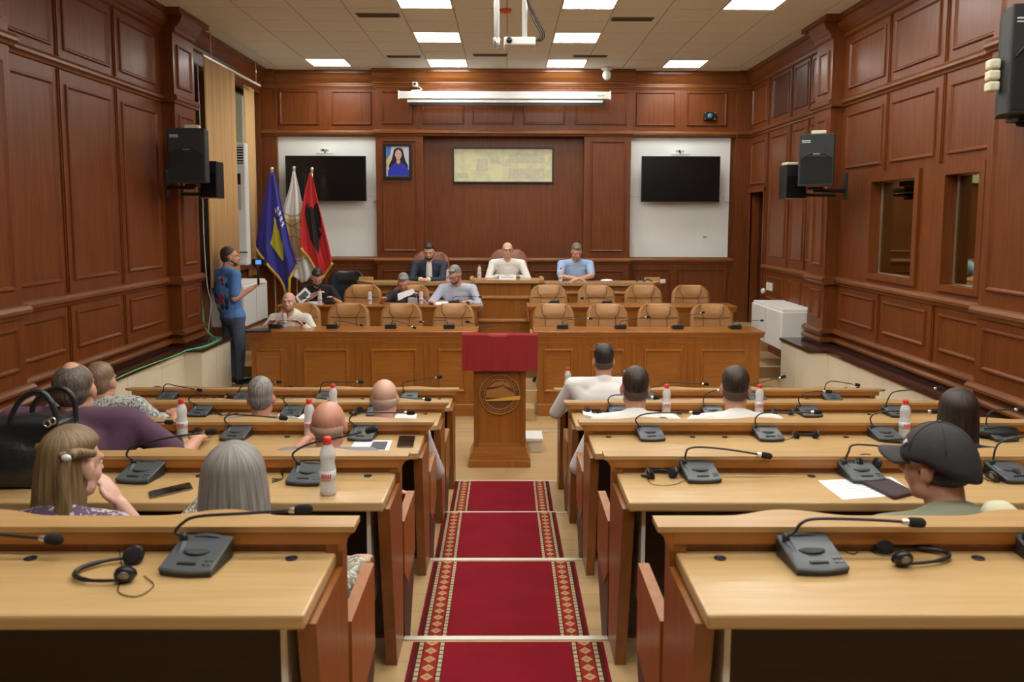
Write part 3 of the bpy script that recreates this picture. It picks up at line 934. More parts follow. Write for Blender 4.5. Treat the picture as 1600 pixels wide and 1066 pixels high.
# ================================================================== lectern
PY = 7.98
t = thing('lectern', 'carved wooden lectern in the aisle with a red cloth over its top', 'lectern', (-.065, PY + .2, 0))
XC = -.066
MB().box(XC - .305, XC + .305, PY - .03, PY + .47, 0, .07, .006).build('base', 'desk', t)
m = MB(); m.prism([(XC - .305, .07), (XC + .305, .07), (XC + .27, .15), (XC + .265, .2), (XC - .265, .2), (XC - .27, .15)], 'Y', PY - .01, PY + .44); m.build('base_moulding', 'deskx', t)
MB().box(XC - .255, XC + .255, PY + .02, PY + .42, .2, 1.22).build('body', 'desk', t)
F = Fr('B', PY + .02)
for q in (-1, 1):
    m = MB(); fbox(m, F, XC + q * .23 - .025, XC + q * .23 + .025, .2, 1.0, 0, .015); m.build('corner_post', 'deskend', t)
m = MB(); fbox(m, F, XC - .205, XC + .205, .2, .24, 0, .018); m.build('rail_moulding', 'deskx', t)
# emblem: two rings, ring of worn lettering blocks, hill relief and gold band
EC = Vector((XC - .0, PY + .02, .725))
def ring(r, rr, mat, nm, o=.012):
    m = MB(); m.tube([EC + Vector((r * cos(a), -o, r * sin(a))) for a in [2 * pi * k / 48 for k in range(48)]], rr, 6, closed=True); return m.build(nm, mat, em)
em = MB()
em.lathe([(.2, 0), (.2, .008), (.19, .012)], (0, 0, 0), 48, Matrix.Rotation(pi / 2, 3, 'X'), False)
em.v = [q + EC for q in em.v]
em = em.build('emblem', 'carve', t)
ring(.198, .006, 'gilt', 'outer_ring'); ring(.148, .005, 'gilt', 'inner_ring')
m = MB()
for k in range(44):
    a = 2 * pi * k / 44
    if abs(cos(a)) > .97: continue
    c = EC + Vector((.173 * cos(a), -.014, .173 * sin(a))); u = Vector((cos(a), 0, sin(a))); v = Vector((-sin(a), 0, cos(a)))
    h = .013; wv = .0045
    sh = (-.4 if k % 3 else .3)
    P8 = [c + u * (h * i) + v * (wv * j + sh * .004 * i) + Vector((0, -.004 * l, 0)) for l in (0, 1) for i in (-1, 1) for j in (-1, 1)]
    m.add(P8, [(0, 1, 3, 2), (4, 6, 7, 5), (0, 4, 5, 1), (2, 3, 7, 6), (0, 2, 6, 4), (1, 5, 7, 3)])
m.build('carved_lettering', 'gilt', em)
hill = [(-.135, -.03), (-.13, .04), (-.09, .05), (-.05, .055), (.0, .072), (.03, .085), (.06, .06), (.10, .035), (.14, .01), (.14, -.02), (.0, -.03)]
m = MB(); m.prism([(EC.x + a, EC.z + b) for a, b in hill], 'Y', 0, 1); m.v = [Vector((q.x, EC.y - .012 - .01 * q.y, q.z)) for q in m.v]; m.build('hill_relief', 'gilt', em)
m = MB(); m.prism([(EC.x + a, EC.z + b) for a, b in ((-.11, .075), (-.05, .12), (.02, .135), (.08, .115), (.12, .07), (.06, .075), (.03, .098), (-.02, .08))], 'Y', 0, 1); m.v = [Vector((q.x, EC.y - .012 - .006 * q.y, q.z)) for q in m.v]; m.build('ridge_relief', 'gilt', em)
band = [(-.135, -.055), (-.10, -.05), (0, -.035), (.08, -.022), (.20, -.012), (.2, -.045), (.18, -.052), (.0, -.06), (-.14, -.062)]
m = MB(); m.prism([(EC.x + a, EC.z + b) for a, b in band], 'Y', 0, 1); m.v = [Vector((q.x, EC.y - .014 - .014 * q.y, q.z)) for q in m.v]; m.build('gilt_band', 'giltlight', em)
# slanted top and its cloth
m = MB(); m.prism([(PY - .02, 1.0), (PY - .02, 1.31), (PY + .44, 1.26), (PY + .44, 1.20), (PY + .02, 1.2), (PY + .02, 1.0)], 'X', XC - .3, XC + .3); m.build('sloping_top', 'desk', t)
cl_ = MB()
nx = 24
for k in range(nx + 1):
    x = XC - .366 + .732 * k / nx; wv = .004 * sin(k * 1.1) + .003 * sin(k * 2.3)
    dip = .012 if 9 <= k <= 14 else 0
    cl_.v += [Vector((x, PY - .045 + wv, .968 + .003 * sin(k * .9))), Vector((x, PY - .045 + wv * .3, 1.15)), Vector((x, PY - .045, 1.318 - dip)), Vector((x, PY - .03, 1.335 - dip)), Vector((x, PY + .2, 1.305)), Vector((x, PY + .45, 1.272)), Vector((x, PY + .47, 1.26)), Vector((x, PY + .475, 1.05))]
for k in range(nx):
    for j in range(7): cl_.f.append((k * 8 + j, k * 8 + j + 1, k * 8 + 9 + j, k * 8 + 8 + j)); cl_.sm.append(False)
cl_ = cl_.build('lectern_cloth', 'redcloth')
cl_.modifiers.new('s', 'SOLIDIFY').thickness = .006
tag(cl_, 'plain red cloth hanging over the top of the lectern', 'cloth')
# small white box step at the lectern's foot
t = thing('box_step', 'small pale step box on the floor right behind the lectern', 'step', (.27, PY + .5, 0))
MB().box(.12, .38, PY + .52, PY + .82, 0, .12, .004).build('body', 'marble', t)
MB().box(.11, .385, PY + .5, PY + .83, .12, .15, .006).build('top', 'white', t)


# ================================================================== chairs
def armchair(label, loc, mat='leather', scale=1.0, group='tan leather chairs behind the front desks'):
    """leather chair facing the audience (-Y)"""
    t = thing('leather_chair', label, 'chair', loc, group)
    ox, oy, oz = loc
    W = .265 * scale

    def half(z):                                  # half width of the back at height z (0..1)
        if z > .78: return W * (1 - .42 * ((z - .78) / .22) ** 2.2)
        return W * (1 + .06 * sin(pi * (z) / .8))
    rows = 16; cols_ = 14
    mb = MB()
    H0, H1 = .42, 1.02 * scale if scale > 1 else 1.02
    for side in (0, 1):
        for i in range(rows + 1):
            z = i / rows
            for j in range(cols_ + 1):
                u = j / cols_ * 2 - 1
                x = half(z) * u
                edge = (1 - abs(u) ** 4) * (1 - (abs(z * 2 - 1)) ** 6)
                seamx = .10 + .10 * z if z > .38 else .20
                pad = .028 * edge
                if side == 0:
                    ins = abs(u) < (.36 + .46 * max(0, (z - .70) / .27))
                    pad += .022 * edge if (ins and z > .70) else (.014 * edge if z < .68 and abs(u) < .40 else .006)
                y = -.03 - pad if side == 0 else .03 + pad * .6
                curve = -.05 * u * u
                zz = H0 + (H1 - H0) * z
                mb.v.append(Vector((ox + x, oy + y + curve + .10 * (z - .3), oz + zz)))
    nn = (rows + 1) * (cols_ + 1)
    for side in (0, 1):
        for i in range(rows):
            for j in range(cols_):
                a = side * nn + i * (cols_ + 1) + j
                mb.f.append((a, a + 1, a + cols_ + 2, a + cols_ + 1)); mb.sm.append(True)
    bd = [j for j in range(cols_ + 1)] + [(i + 1) * (cols_ + 1) + cols_ for i in range(rows)] + [rows * (cols_ + 1) + j for j in range(cols_ - 1, -1, -1)] + [i * (cols_ + 1) for i in range(rows - 1, 0, -1)]
    for k in range(len(bd)):
        a, b = bd[k], bd[(k + 1) % len(bd)]; mb.f.append((a, b, b + nn, a + nn)); mb.sm.append(True)
    bk = mb.build('backrest', mat, t)

    def surf(u, z):
        x = half(z) * u; edge = (1 - abs(u) ** 4) * (1 - (abs(z * 2 - 1)) ** 6)
        return Vector((ox + x, oy - .034 - .03 * edge - .014 * edge - .05 * u * u + .10 * (z - .3), oz + H0 + (H1 - H0) * z))
    if mat == 'leather':
        for path in ([(-.80, .965), (-.58, .83), (-.36, .70)], [(.80, .965), (.58, .83), (.36, .70)], [(-.90, .71), (-.36, .70), (0, .698), (.36, .70), (.90, .71)],
                     [(-.40, .69), (-.40, .4), (-.40, .03)], [(.40, .69), (.40, .4), (.40, .03)]):
            MB().tube(catmull([surf(*q) for q in path], 4), .0042, 5).build('seam', 'seam', bk)
    MB().box(ox - W * .98, ox + W * .98, oy - .48, oy + .0, oz + .40, oz + .50, .035).build('seat', mat, t)
    for s in (-1, 1):
        m = MB(); m.tube(catmull([(ox + s * (W + .02), oy - .02, oz + .50), (ox + s * (W + .035), oy - .03, oz + .66), (ox + s * (W + .035), oy - .28, oz + .67), (ox + s * (W + .02), oy - .36, oz + .52)], 5), .02, 8)
        m.build('armrest', 'micdark' if mat != 'leather' else 'leather', t)
    MB().lathe([(.03, .08), (.03, .40)], (ox, oy - .22, oz), 10).build('column', 'metal', t)
    m = MB()
    for k in range(5):
        a = 2 * pi * k / 5 + .3; m.cap((ox, oy - .22, oz + .09), .022, (ox + .27 * cos(a), oy - .22 + .27 * sin(a), oz + .055), .014, 8)
    bs = m.build('star_base', 'black', t)
    for k in range(5):
        a = 2 * pi * k / 5 + .3; MB().ell((ox + .27 * cos(a), oy - .22 + .27 * sin(a), oz + .027), (.025, .025, .027), nu=8, nv=6).build('castor', 'black', bs)
    return t


ordn = ['first', 'second', 'third', 'fourth']
c0 = armchair('tan leather chair behind the left front desk, just right of the bald man in white', (-1.97 - .11, 10.86, .3))
for x, lab in ((-1.385, 'tan leather chair behind the left front desk, middle of the three empty ones'),
               (-.695, 'tan leather chair behind the left front desk, nearest the lectern'),
               (.62, 'tan leather chair behind the right front desk, first from the lectern'),
               (1.325, 'tan leather chair behind the right front desk, second from the lectern'),
               (2.0, 'tan leather chair behind the right front desk, third from the lectern'),
               (2.70, 'tan leather chair behind the right front desk, nearest the wall'),
               (-2.72, 'tan leather chair the bald man in white shirt is sitting in')):
    copy_tree(c0, None, (x, 10.86, .3), None, lab)
for x, lab in ((-2.10, 'empty tan leather chair of the upper row, between two men at the left'),
               (-1.40, 'tan leather chair of the upper row behind the man holding a white sheet'),
               (.61, 'tan leather chair of the upper row right side, first from the middle block'),
               (1.31, 'tan leather chair of the upper row right side, second from the middle block'),
               (2.0, 'tan leather chair of the upper row right side, third from the middle block'),
               (2.69, 'tan leather chair of the upper row right side, nearest the wall')):
    copy_tree(c0, None, (x, 12.08, .45), None, lab)
armchair('high brown leather chair behind the man in the dark suit', (-1.21, 13.22, .78), 'redleather', 1.10, 'dais chairs')
armchair('high brown leather chair behind the man in white with glasses', (.03, 13.22, .82), 'redleather', 1.10, 'dais chairs')
armchair('navy chair behind the man in the light blue polo', (1.08, 13.20, .72), 'navyleather', 1.06, 'dais chairs')
armchair('black office chair left of the dais, beside the red flag', (-2.5, 12.95, .55), 'black', 1.05, 'dais chairs')


# ================================================================== wall things at the back
def tv(label, x0, x1, z0, z1, tilt):
    xc = (x0 + x1) / 2
    t = thing('television', label, 'television', (xc, BY - .1, (z0 + z1) / 2), 'black wall televisions')
    MB().box(x0, x1, BY - .18, BY - .14, z0, z1, .006).build('housing', 'black', t)
    MB().box(x0 + .012, x1 - .012, BY - .183, BY - .179, z0 + .016, z1 - .012).build('screen', 'screen', t)
    MB().box(xc - .2, xc + .2, BY - .14, BY - .01, (z0 + z1) / 2 - .15, (z0 + z1) / 2 + .15).build('wall_bracket', 'micdark', t)


tv('black wall television on the left white panel, partly behind the flags', -3.55, -2.26, 2.71, 3.43, 0)
tv('black wall television on the right white panel', 2.165, 3.43, 2.71, 3.44, 0)
for (x, lab, gr) in ((-2.92, 'small bracket-like camera above the left television', 0), (2.79, 'small white webcam on a shelf above the right television', 0)):
    t = thing('webcam', lab, 'camera', (x, BY - .12, 3.47), 'small cameras above the televisions')
    MB().box(x - .14, x + .14, BY - .2, BY - .05, 3.465, 3.475).build('shelf', 'whitegloss', t)
    MB().box(x - .07, x + .06, BY - .17, BY - .1, 3.50, 3.54, .01).build('body', 'metal', t)
    m = MB(); m.lathe([(.018, 0), (.018, .02)], (x - .02, BY - .165, 3.52), 10, Matrix.Rotation(pi / 2, 3, 'X')); m.build('lens', 'black', t)
    MB().box(x - .012, x + .012, BY - .15, BY - .12, 3.475, 3.50).build('foot', 'micdark', t)

# portrait
yw = BY - .19
t = thing('framed_portrait', 'dark-framed portrait of a long-haired woman in blue, left pillar', 'picture', (-1.73, yw, 3.33))
px0, px1, pz0, pz1 = -1.975, -1.52, 3.06, 3.625
m = MB()
for q in ((px0, px1, pz0, pz0 + .045), (px0, px1, pz1 - .045, pz1), (px0, px0 + .045, pz0 + .045, pz1 - .045), (px1 - .045, px1, pz0 + .045, pz1 - .045)): m.box(q[0], q[1], yw - .03, yw, q[2], q[3], .004)
m.build('frame', 'black', t)
ph = MB().box(px0 + .045, px1 - .045, yw - .012, yw, pz0 + .045, pz1 - .045).build('print', plain('portrait_ground', (.62, .60, .68), .4), t)
yy = yw - .0125


def flat(pts, mat, nm, par, y, th=.0012):
    m = MB(); m.prism(pts, 'Y', 0, 1)
    # prism with axis Y takes (x, z)
    m.v = [Vector((q.x, y - th * q.y, q.z)) for q in m.v]
    return m.build(nm, mat, par)


def disc(cx_, cz_, rx, rz, n=20, a0=0, a1=2 * pi):
    return [(cx_ + rx * cos(a0 + (a1 - a0) * k / n), cz_ + rz * sin(a0 + (a1 - a0) * k / n)) for k in range(n)]


C = -1.735
flat([(px0 + .05, pz1 - .05), (px0 + .05, pz0 + .25), (px0 + .10, pz0 + .25), (px0 + .13, pz1 - .05)], plain('print_blue', (.05, .18, .62), .4), 'printed_flag', ph, yy)
flat([(px0 + .05, pz0 + .30), (px0 + .05, pz0 + .2), (px0 + .10, pz0 + .2), (px0 + .11, pz0 + .40)], plain('print_yellow', (.75, .55, .15), .4), 'printed_flag', ph, yy - .001)
hair = [(C - .02, 3.555), (C + .04, 3.555), (C + .075, 3.52), (C + .09, 3.44), (C + .11, 3.36), (C + .15, 3.28), (C + .15, 3.22), (C - .15, 3.22), (C - .15, 3.29), (C - .11, 3.36), (C - .085, 3.45), (C - .07, 3.53)]
flat(hair, plain('print_hair', (.015, .012, .012), .4), 'printed_hair', ph, yy - .002)
flat(disc(C, 3.45, .052, .075), plain('print_skin', (.66, .42, .33), .4), 'printed_face', ph, yy - .003)
flat([(C - .025, 3.39), (C + .025, 3.39), (C + .03, 3.33), (C, 3.29), (C - .03, 3.33)], plain('print_skin2', (.62, .38, .29), .4), 'printed_neck', ph, yy - .003)
flat([(C - .17, 3.11), (C + .17, 3.11), (C + .165, 3.2), (C + .10, 3.29), (C + .03, 3.33), (C, 3.28), (C - .03, 3.33), (C - .10, 3.29), (C - .165, 3.2)], plain('print_dress', (.025, .04, .42), .4), 'printed_dress', ph, yy - .0025)
for s in (-1, 1): flat(disc(C + s * .02, 3.465, .009, .005, 8), 'black', 'printed_eye', ph, yy - .0045)
flat(disc(C, 3.415, .016, .005, 8), plain('print_lip', (.5, .12, .12), .4), 'printed_mouth', ph, yy - .0045)

# yellowish drawing in a thin frame
t = thing('framed_drawing', 'wide pale yellow framed drawing in the middle of the back wall', 'picture', (-.06, BY - .02, 3.3))
x0, x1, z0, z1 = -.88, .757, 3.01, 3.585
yq = BY
m = MB()
for q in ((x0, x1, z0, z0 + .022), (x0, x1, z1 - .022, z1), (x0, x0 + .022, z0 + .022, z1 - .022), (x1 - .022, x1, z0 + .022, z1 - .022)): m.box(q[0], q[1], yq - .03, yq + .018, q[2], q[3])
m.build('frame', 'black', t)
mm, tt_, b_ = nt('drawing_sheet')
tc = tt_.nodes.new('ShaderNodeTexCoord'); n1 = tt_.nodes.new('ShaderNodeTexNoise'); n1.inputs['Scale'].default_value = 5; n1.inputs['Detail'].default_value = 9; n1.inputs['Roughness'].default_value = .7
rr = tt_.nodes.new('ShaderNodeValToRGB'); rr.color_ramp.elements[0].position = .40; rr.color_ramp.elements[0].color = (.60, .60, .40, 1); rr.color_ramp.elements[1].position = .56; rr.color_ramp.elements[1].color = (.72, .72, .44, 1)
tt_.links.new(tc.outputs['Object'], n1.inputs['Vector']); tt_.links.new(n1.outputs['Fac'], rr.inputs[0]); tt_.links.new(rr.outputs[0], b_.inputs['Base Color']); b_.inputs['Roughness'].default_value = .35
sh = MB().box(x0 + .02, x1 - .02, yq - .008, yq + .015, z0 + .02, z1 - .02).build('sheet', mm, t)
fa = plain('faint_sketch', (.58, .58, .42), .5, vary=.25, vscale=25)
for (a, b, c, d) in ((.02, .62, 3.33, 3.47), (.02, .62, 3.07, 3.25), (-.83, -.62, 3.09, 3.17), (-.5, -.3, 3.2, 3.4), (-.28, -.12, 3.32, 3.44)):
    flat([(a, c), (b, c), (b - .01, d), (a + .02, d)], fa, 'faint_sketch', sh, yq - .0085)
for x in (-.06, .0):
    flat([(x, 3.04), (x + .006, 3.04), (x + .006, 3.56), (x, 3.56)], fa, 'fold_line', sh, yq - .0085)

# roller screen
t = thing('projection_screen', 'rolled-up white projection screen case on the back wall', 'screen', (-.03, 13.3, 4.35))
MB().box(-1.69, 1.615, 13.14, 13.24, 4.29, 4.405, .012).build('case', 'whitegloss', t)
MB().box(-1.56, 1.5, 13.16, 13.22, 4.235, 4.285, .01).build('bottom_bar', 'white', t)
MB().box(-1.53, 1.54, 13.165, 13.215, 4.19, 4.232).build('black_drop', 'black', t)
for x in (-1.695, 1.6): MB().box(x, x + .02, 13.12, 13.25, 4.28, 4.415, .004).build('end_cap', 'white', t)
for x in (-1.4, 1.42): MB().box(x, x + .05, 13.24, 13.43, 4.33, 4.37).build('wall_bracket', 'metal', t)
MB().box(1.40, 1.52, 13.136, 13.14, 4.335, 4.35).build('maker_plate', plain('green_plate', (.35, .55, .3), .5), t)

t = thing('ceiling_camera', 'small white camera on the wall above the left end of the screen', 'camera', (-1.44, 13.32, 4.5))
MB().box(-1.48, -1.40, 13.22, 13.36, 4.49, 4.56, .01).build('housing', 'whitegloss', t)
m = MB(); m.lathe([(.022, 0), (.022, .02)], (-1.44, 13.22, 4.525), 10, Matrix.Rotation(pi / 2, 3, 'X')); m.build('lens', 'black', t)
MB().tube(catmull([(-1.38, 13.3, 4.49), (-1.34, 13.28, 4.45), (-1.40, 13.22, 4.43), (-1.5, 13.2, 4.42)]), .008, 6).build('cable', 'white', t)
MB().box(-1.46, -1.42, 13.34, 13.44, 4.5, 4.54).build('wall_bracket', 'metal', t)

t = thing('dome_camera', 'white dome camera hanging from the ceiling right of the screen', 'camera', (1.55, 13.15, CEIL))
m = MB(); m.lathe([(.09, 0), (.09, -.03), (.06, -.05)], (1.55, 13.15, CEIL), 20); m.build('mount', 'white', t)
m = MB(); m.ell((1.55, 13.15, CEIL - .12), (.068, .068, .08)); m.build('dome', 'whitegloss', t)
t = thing('wall_camera', 'small dark lens box on the panel at the upper right of the back wall', 'camera', (3.26, BY - .1, 4.08))
MB().box(3.17, 3.36, BY - .1, BY - .03, 4.02, 4.15, .01).build('housing', 'black', t)
m = MB(); m.lathe([(.04, 0), (.04, .02), (.02, .03)], (3.26, BY - .1, 4.085), 14, Matrix.Rotation(pi / 2, 3, 'X')); m.build('lens', plain('blue_lens', (.10, .25, .35), .1), t)
for q in ((3.185, 4.035), (3.34, 4.035), (3.34, 4.135), (3.185, 4.135)): MB().box(q[0] - .01, q[0] + .01, BY - .104, BY - .1, q[1] - .008, q[1] + .008).build('corner_screw', 'metal', t)
t = thing('wall_hook', 'small stub sticking out of the right white panel', 'hook', (3.24, BY - .02, 2.15))
m = MB(); m.tube([(3.24, BY - .01, 2.16), (3.22, BY - .05, 2.15), (3.26, BY - .07, 2.17)], .014, 6); m.build('stub', 'metal', t)

# projector hanging over the room, and the bare drop pole beside it
t = thing('projector', 'white projector hanging from the ceiling on a pole', 'projector', (.12, 8.0, CEIL))
MB().box(-.03, .265, 7.9, 8.16, 4.05, 4.125, .012).build('body', 'whitegloss', t)
m = MB(); m.lathe([(.028, 0), (.028, .02)], (.02, 7.9, 4.09), 12, Matrix.Rotation(pi / 2, 3, 'X')); m.build('lens', 'black', t)
m = MB(); m.lathe([(.024, 0), (.024, .66)], (.165, 8.02, 4.12), 14); m.build('pole', 'whitegloss', t)
m = MB(); m.lathe([(.07, -.012), (.07, 0)], (.165, 8.02, CEIL), 16); m.build('ceiling_plate', 'whitegloss', t)
m = MB()
for k in range(3): m.tube(catmull([(.16 + .01 * k, 7.98, 4.75), (.18, 7.97, 4.5), (.24 + .02 * k, 7.96, 4.3), (.31 + .02 * k, 7.98, 4.17), (.28 + .02 * k, 8.0, 4.11), (.24, 8.0, 4.12)]), .006, 5)
m.build('cables', 'cable', t)
t = thing('drop_pole', 'white hanging pole left of the projector, ending in a clamp', 'pole', (-.095, 8.0, CEIL))
m = MB(); m.lathe([(.026, 0), (.026, .68)], (-.098, 8.0, 4.10), 14); m.build('tube', 'whitegloss', t)
m = MB(); m.lathe([(.012, -.02), (.03, 0), (.032, .08), (.026, .09)], (-.098, 8.0, 4.05), 12); m.build('clamp', 'metal', t)
t = thing('smoke_detector', 'round orange detector on the ceiling between the two hanging poles', 'detector', (-.017, 9.6, CEIL))
m = MB(); m.lathe([(.02, -.04), (.06, -.03), (.07, 0)], (-.017, 9.6, CEIL), 20); m.build('body', 'orange', t)


# ================================================================== loudspeakers on the pilasters
def speaker(label, x, y, z0, z1, w, dpt, ang, s, bracket_x, block=1, blocky=0):
    """x,y centre of the cabinet; front faces the audience, turned by ang"""
    t = thing('loudspeaker', label, 'speaker', (x, y, z0), 'black loudspeakers on the side walls')
    Mz = Matrix.Rotation(ang, 3, 'Z')
    h = z1 - z0

    def tr(mb): mb.v = [Mz @ q + Vector((x, y, z0)) for q in mb.v]; return mb
    m = MB(); hw = w / 2
    m.prism([(-hw, -dpt / 2), (hw, -dpt / 2), (hw, -dpt * .1), (hw * .6, dpt / 2), (-hw * .6, dpt / 2), (-hw, -dpt * .1)], 'Z', .015, h - .015)
    tr(m).build('cabinet', 'spk', t)
    m = MB(); m.box(-hw, hw, -dpt / 2 - .012, -dpt / 2 + .02, 0, h, .012); tr(m).build('baffle', 'spk', t)
    m = MB(); m.box(-hw + .02, hw - .02, -dpt / 2 - .018, -dpt / 2 - .010, .03, h * .56, .004)
    tr(m).build('grille', plain('speaker_grille', (.012, .015, .015), .7, bump=.8, bscale=500), t)
    m = MB(); m.tube(catmull([(-hw + .03, -dpt / 2 - .016, h * .52), (-hw * .4, -dpt / 2 - .02, h * .62), (hw * .4, -dpt / 2 - .02, h * .62), (hw - .03, -dpt / 2 - .016, h * .52)]), .006, 6); tr(m).build('horn_rim', 'spk', t)
    m = MB(); m.box(-.035, .035, -dpt / 2 - .021, -dpt / 2 - .017, h * .605, h * .62); tr(m).build('badge', 'metal', t)
    m = MB(); m.box(-hw + .03, -hw + .12, -dpt / 2 - .014, -dpt / 2 - .012, h * .86, h * .875); m.box(-hw + .03, -hw + .12, -dpt / 2 - .014, -dpt / 2 - .012, h * .83, h * .842); tr(m).build('label_strip', 'labelw', t)
    for k in range(block):
        m = MB(); m.box(-.07, .09, dpt * .0, dpt * .3, h + .003 + .0 * k, h + .055, .012) if not blocky else m.box(-hw - .085, -hw - .01, -.1, .0, h * .24 + k * .078, h * .24 + .068 + k * .078, .014)
        tr(m).build('foam_block', 'cream', t)
    # arm back to the pilaster
    bx = bracket_x
    m = MB(); m.box(bx - .02 if s < 0 else bx, bx if s < 0 else bx + .02, y + .02, y + .12, z0 - .14, z0 + .16, .004)
    m.cap((bx, y + .07, z0 - .04), .022, (x, y + .03, z0 - .04), .022, 8)
    m.box(x - .06, x + .06, y - .06, y + .1, z0 - .03, z0 + .0, .004)
    m.build('wall_arm', 'micdark', t)
    return t


speaker('large black loudspeaker on the left pillar near the ochre curtain', -3.50, 9.32, 2.815, 3.41, .40, .36, R(6), -1, -3.80)
speaker('large black loudspeaker on the right pillar beside the far window', 3.455, 9.32, 2.80, 3.37, .37, .40, R(-22), 1, 3.80)
speaker('large black loudspeaker at the upper right edge, nearest the camera', 3.68, 6.0, 3.17, 3.92, .36, .40, R(-10), 1, 3.80, 3, 1)
for (x, y, z0, z1, w_, lab, top) in ((-3.44, 9.78, 2.665, 3.09, .2, 'narrow black box speaker behind the left loudspeaker', 0), (3.31, 9.66, 2.67, 3.06, .24, 'smaller black box speaker with a pale top behind the right loudspeaker', 1)):
    s = -1 if x < 0 else 1
    t = thing('box_speaker', lab, 'speaker', (x, y, z0), 'small box speakers')
    MB().box(x - w_ / 2, x + w_ / 2, y - .12, y + .12, z0, z1, .008).build('cabinet', 'black', t)
    MB().box(x - w_ / 2 + .012, x + w_ / 2 - .012, y - .126, y - .121, z0 + .02, z0 + (z1 - z0) * .68, .003).build('grille', 'screen', t)
    MB().box(x - w_ / 2, x + w_ / 2, y - .125, y - .118, z0, z0 + .008).build('trim_strip', 'metal', t)
    if top:
        MB().box(x - w_ / 2 + .01, x + w_ / 2 - .01, y - .10, y + .08, z1, z1 + .03, .008).build('foam_block', 'cream', t)
    MB().cap((x, y, z0 + .05), .02, (s * 3.8, y, z0 + .05), .02, 8).build('wall_arm', 'micdark', t)

# ================================================================== left corner: curtains, air conditioner, convectors
def curtain(y0, y1, label, x=-3.76, z0=1.55, z1=4.42):
    m = MB(); n = int((y1 - y0) / .03)
    for k in range(n + 1):
        y = y0 + (y1 - y0) * k / n; o = .018 * sin(k * .75) + .008 * sin(k * 2.1)
        m.v += [Vector((x + o * .6, y, z1)), Vector((x + o, y, (z0 + z1) / 2)), Vector((x + o * 1.3, y, z0))]
    for k in range(n):
        for j in (0, 1): m.f.append((k * 3 + j, k * 3 + j + 1, k * 3 + 4 + j, k * 3 + 3 + j)); m.sm.append(True)
    o = m.build('curtain', 'curtain'); o.modifiers.new('s', 'SOLIDIFY').thickness = .004
    return tag(o, label, 'curtain', 'ochre curtains')


curtain(10.52, 11.72, 'wide ochre curtain hanging left of the window and the air conditioner')
curtain(12.62, 13.15, 'narrow ochre curtain right of the air conditioner, behind the blue flag', x=-3.93)
t = thing('curtain_rail', 'thin white curtain rail above the ochre curtains', 'rail', (-3.76, 11.7, 4.44))
MB().box(-3.775, -3.745, 10.5, 12.9, 4.425, 4.45).build('track', 'whitegloss', t)
for y in (10.8, 12.7): MB().tube([(-3.76, y, 4.45), (-3.76, y, CEIL)], .006, 6).build('hanger', 'metal', t)
t = thing('air_conditioner', 'tall white air conditioner with a slatted top between the curtains', 'air conditioner', (-3.98, 12.35, 1.74))
a0, a1 = -4.07, -3.79
MB().box(a0, a1, 12.152, 12.32, 1.745, 3.52, .02).build('casing', 'whitegloss', t)
MB().box(a0 + .02, a1 - .02, 12.138, 12.152, 3.22, 3.46, .003).build('grille_recess', 'micdark', t)
for k in range(6): MB().box(a0 + .02, a1 - .02, 12.12, 12.14, 3.235 + k * .038, 3.247 + k * .038).build('grille_slat', 'whitegloss', t)
MB().box(a1 - .15, a1 - .07, 12.143, 12.151, 2.92, 3.08).build('display', 'black', t)
MB().box(a1 - .15, a1 - .07, 12.143, 12.151, 2.55, 2.90).build('control_strip', plain('grey_strip', (.45, .48, .50), .5), t)
MB().box(a0, a1, 12.142, 12.151, 1.93, 1.945).build('lower_joint', 'micdark', t)
for s, (y0, y1, z0, z1, x0) in ((-1, (11.0, 12.1, .98, 1.56, 3.5)), (1, (10.46, 11.75, .77, 1.29, 3.5))):
    t = thing('convector', 'white box convector on the %s side wall at the end of the marble plinth' % ('left' if s < 0 else 'right'), 'heater', (s * 3.72, (y0 + y1) / 2, z0), 'white convectors')
    MB().box(s * x0, s * 3.95, y0, y1, z0, z1 - .03, .015).build('casing', 'whitegloss', t)
    MB().box(s * (x0 + .02), s * 3.95, y0 + .02, y1 - .02, z1 - .03, z1, .006).build('top_plate', 'white', t)
    MB().box(s * (x0 - .003), s * (x0 + .004), (y0 + y1) / 2 - .003, (y0 + y1) / 2 + .003, z0 + .03, z1 - .04).build('seam', plain('seam_grey%d' % s, (.4, .4, .4), .5), t)
for (y, z, w_) in ((12.42, 1.43, .05), (12.28, 1.43, .05)):
    t = thing('wall_switch', 'white switch plate %s on the right wall above the convector' % ('left of the pair' if y > 12.4 else 'right of the pair'), 'switch', (3.95, y, z), 'white switch plates')
    MB().box(3.925, 3.95, y - .05, y + .05, z - .06, z + .06, .004).build('plate', 'whitegloss', t); MB().box(3.918, 3.926, y - .02, y + .02, z - .03, z + .03, .002).build('rocker', 'white', t)
t = thing('wall_socket', 'round white socket on the right wall left of the switch plates', 'socket', (3.95, 12.66, 1.34))
m = MB(); m.lathe([(.045, 0), (.045, .03), (.03, .05)], (3.95, 12.62, 1.34), 14, Matrix.Rotation(-pi / 2, 3, 'Y')); m.build('body', 'whitegloss', t)
gp = [(-3.62, 7.3), (-3.66, 8.1), (-3.62, 8.9), (-3.62, 9.3), (-3.52, 9.6), (-3.52, 10.0), (-3.58, 10.25), (-3.7, 10.4)]
m = MB(); m.tube(catmull([(x, y, .945) for x, y in gp] + [(-3.84, 10.5, 1.05), (-3.9, 10.6, 1.3)]), .006, 6)
m.tube(catmull([(x - .03, y, .945) for x, y in gp[3:]] + [(-3.86, 10.5, 1.1), (-3.92, 10.65, 1.4)]), .004, 6)
tag(m.build('green_cable', 'greencable'), 'bright green cable running along the left granite plinth top', 'cable')
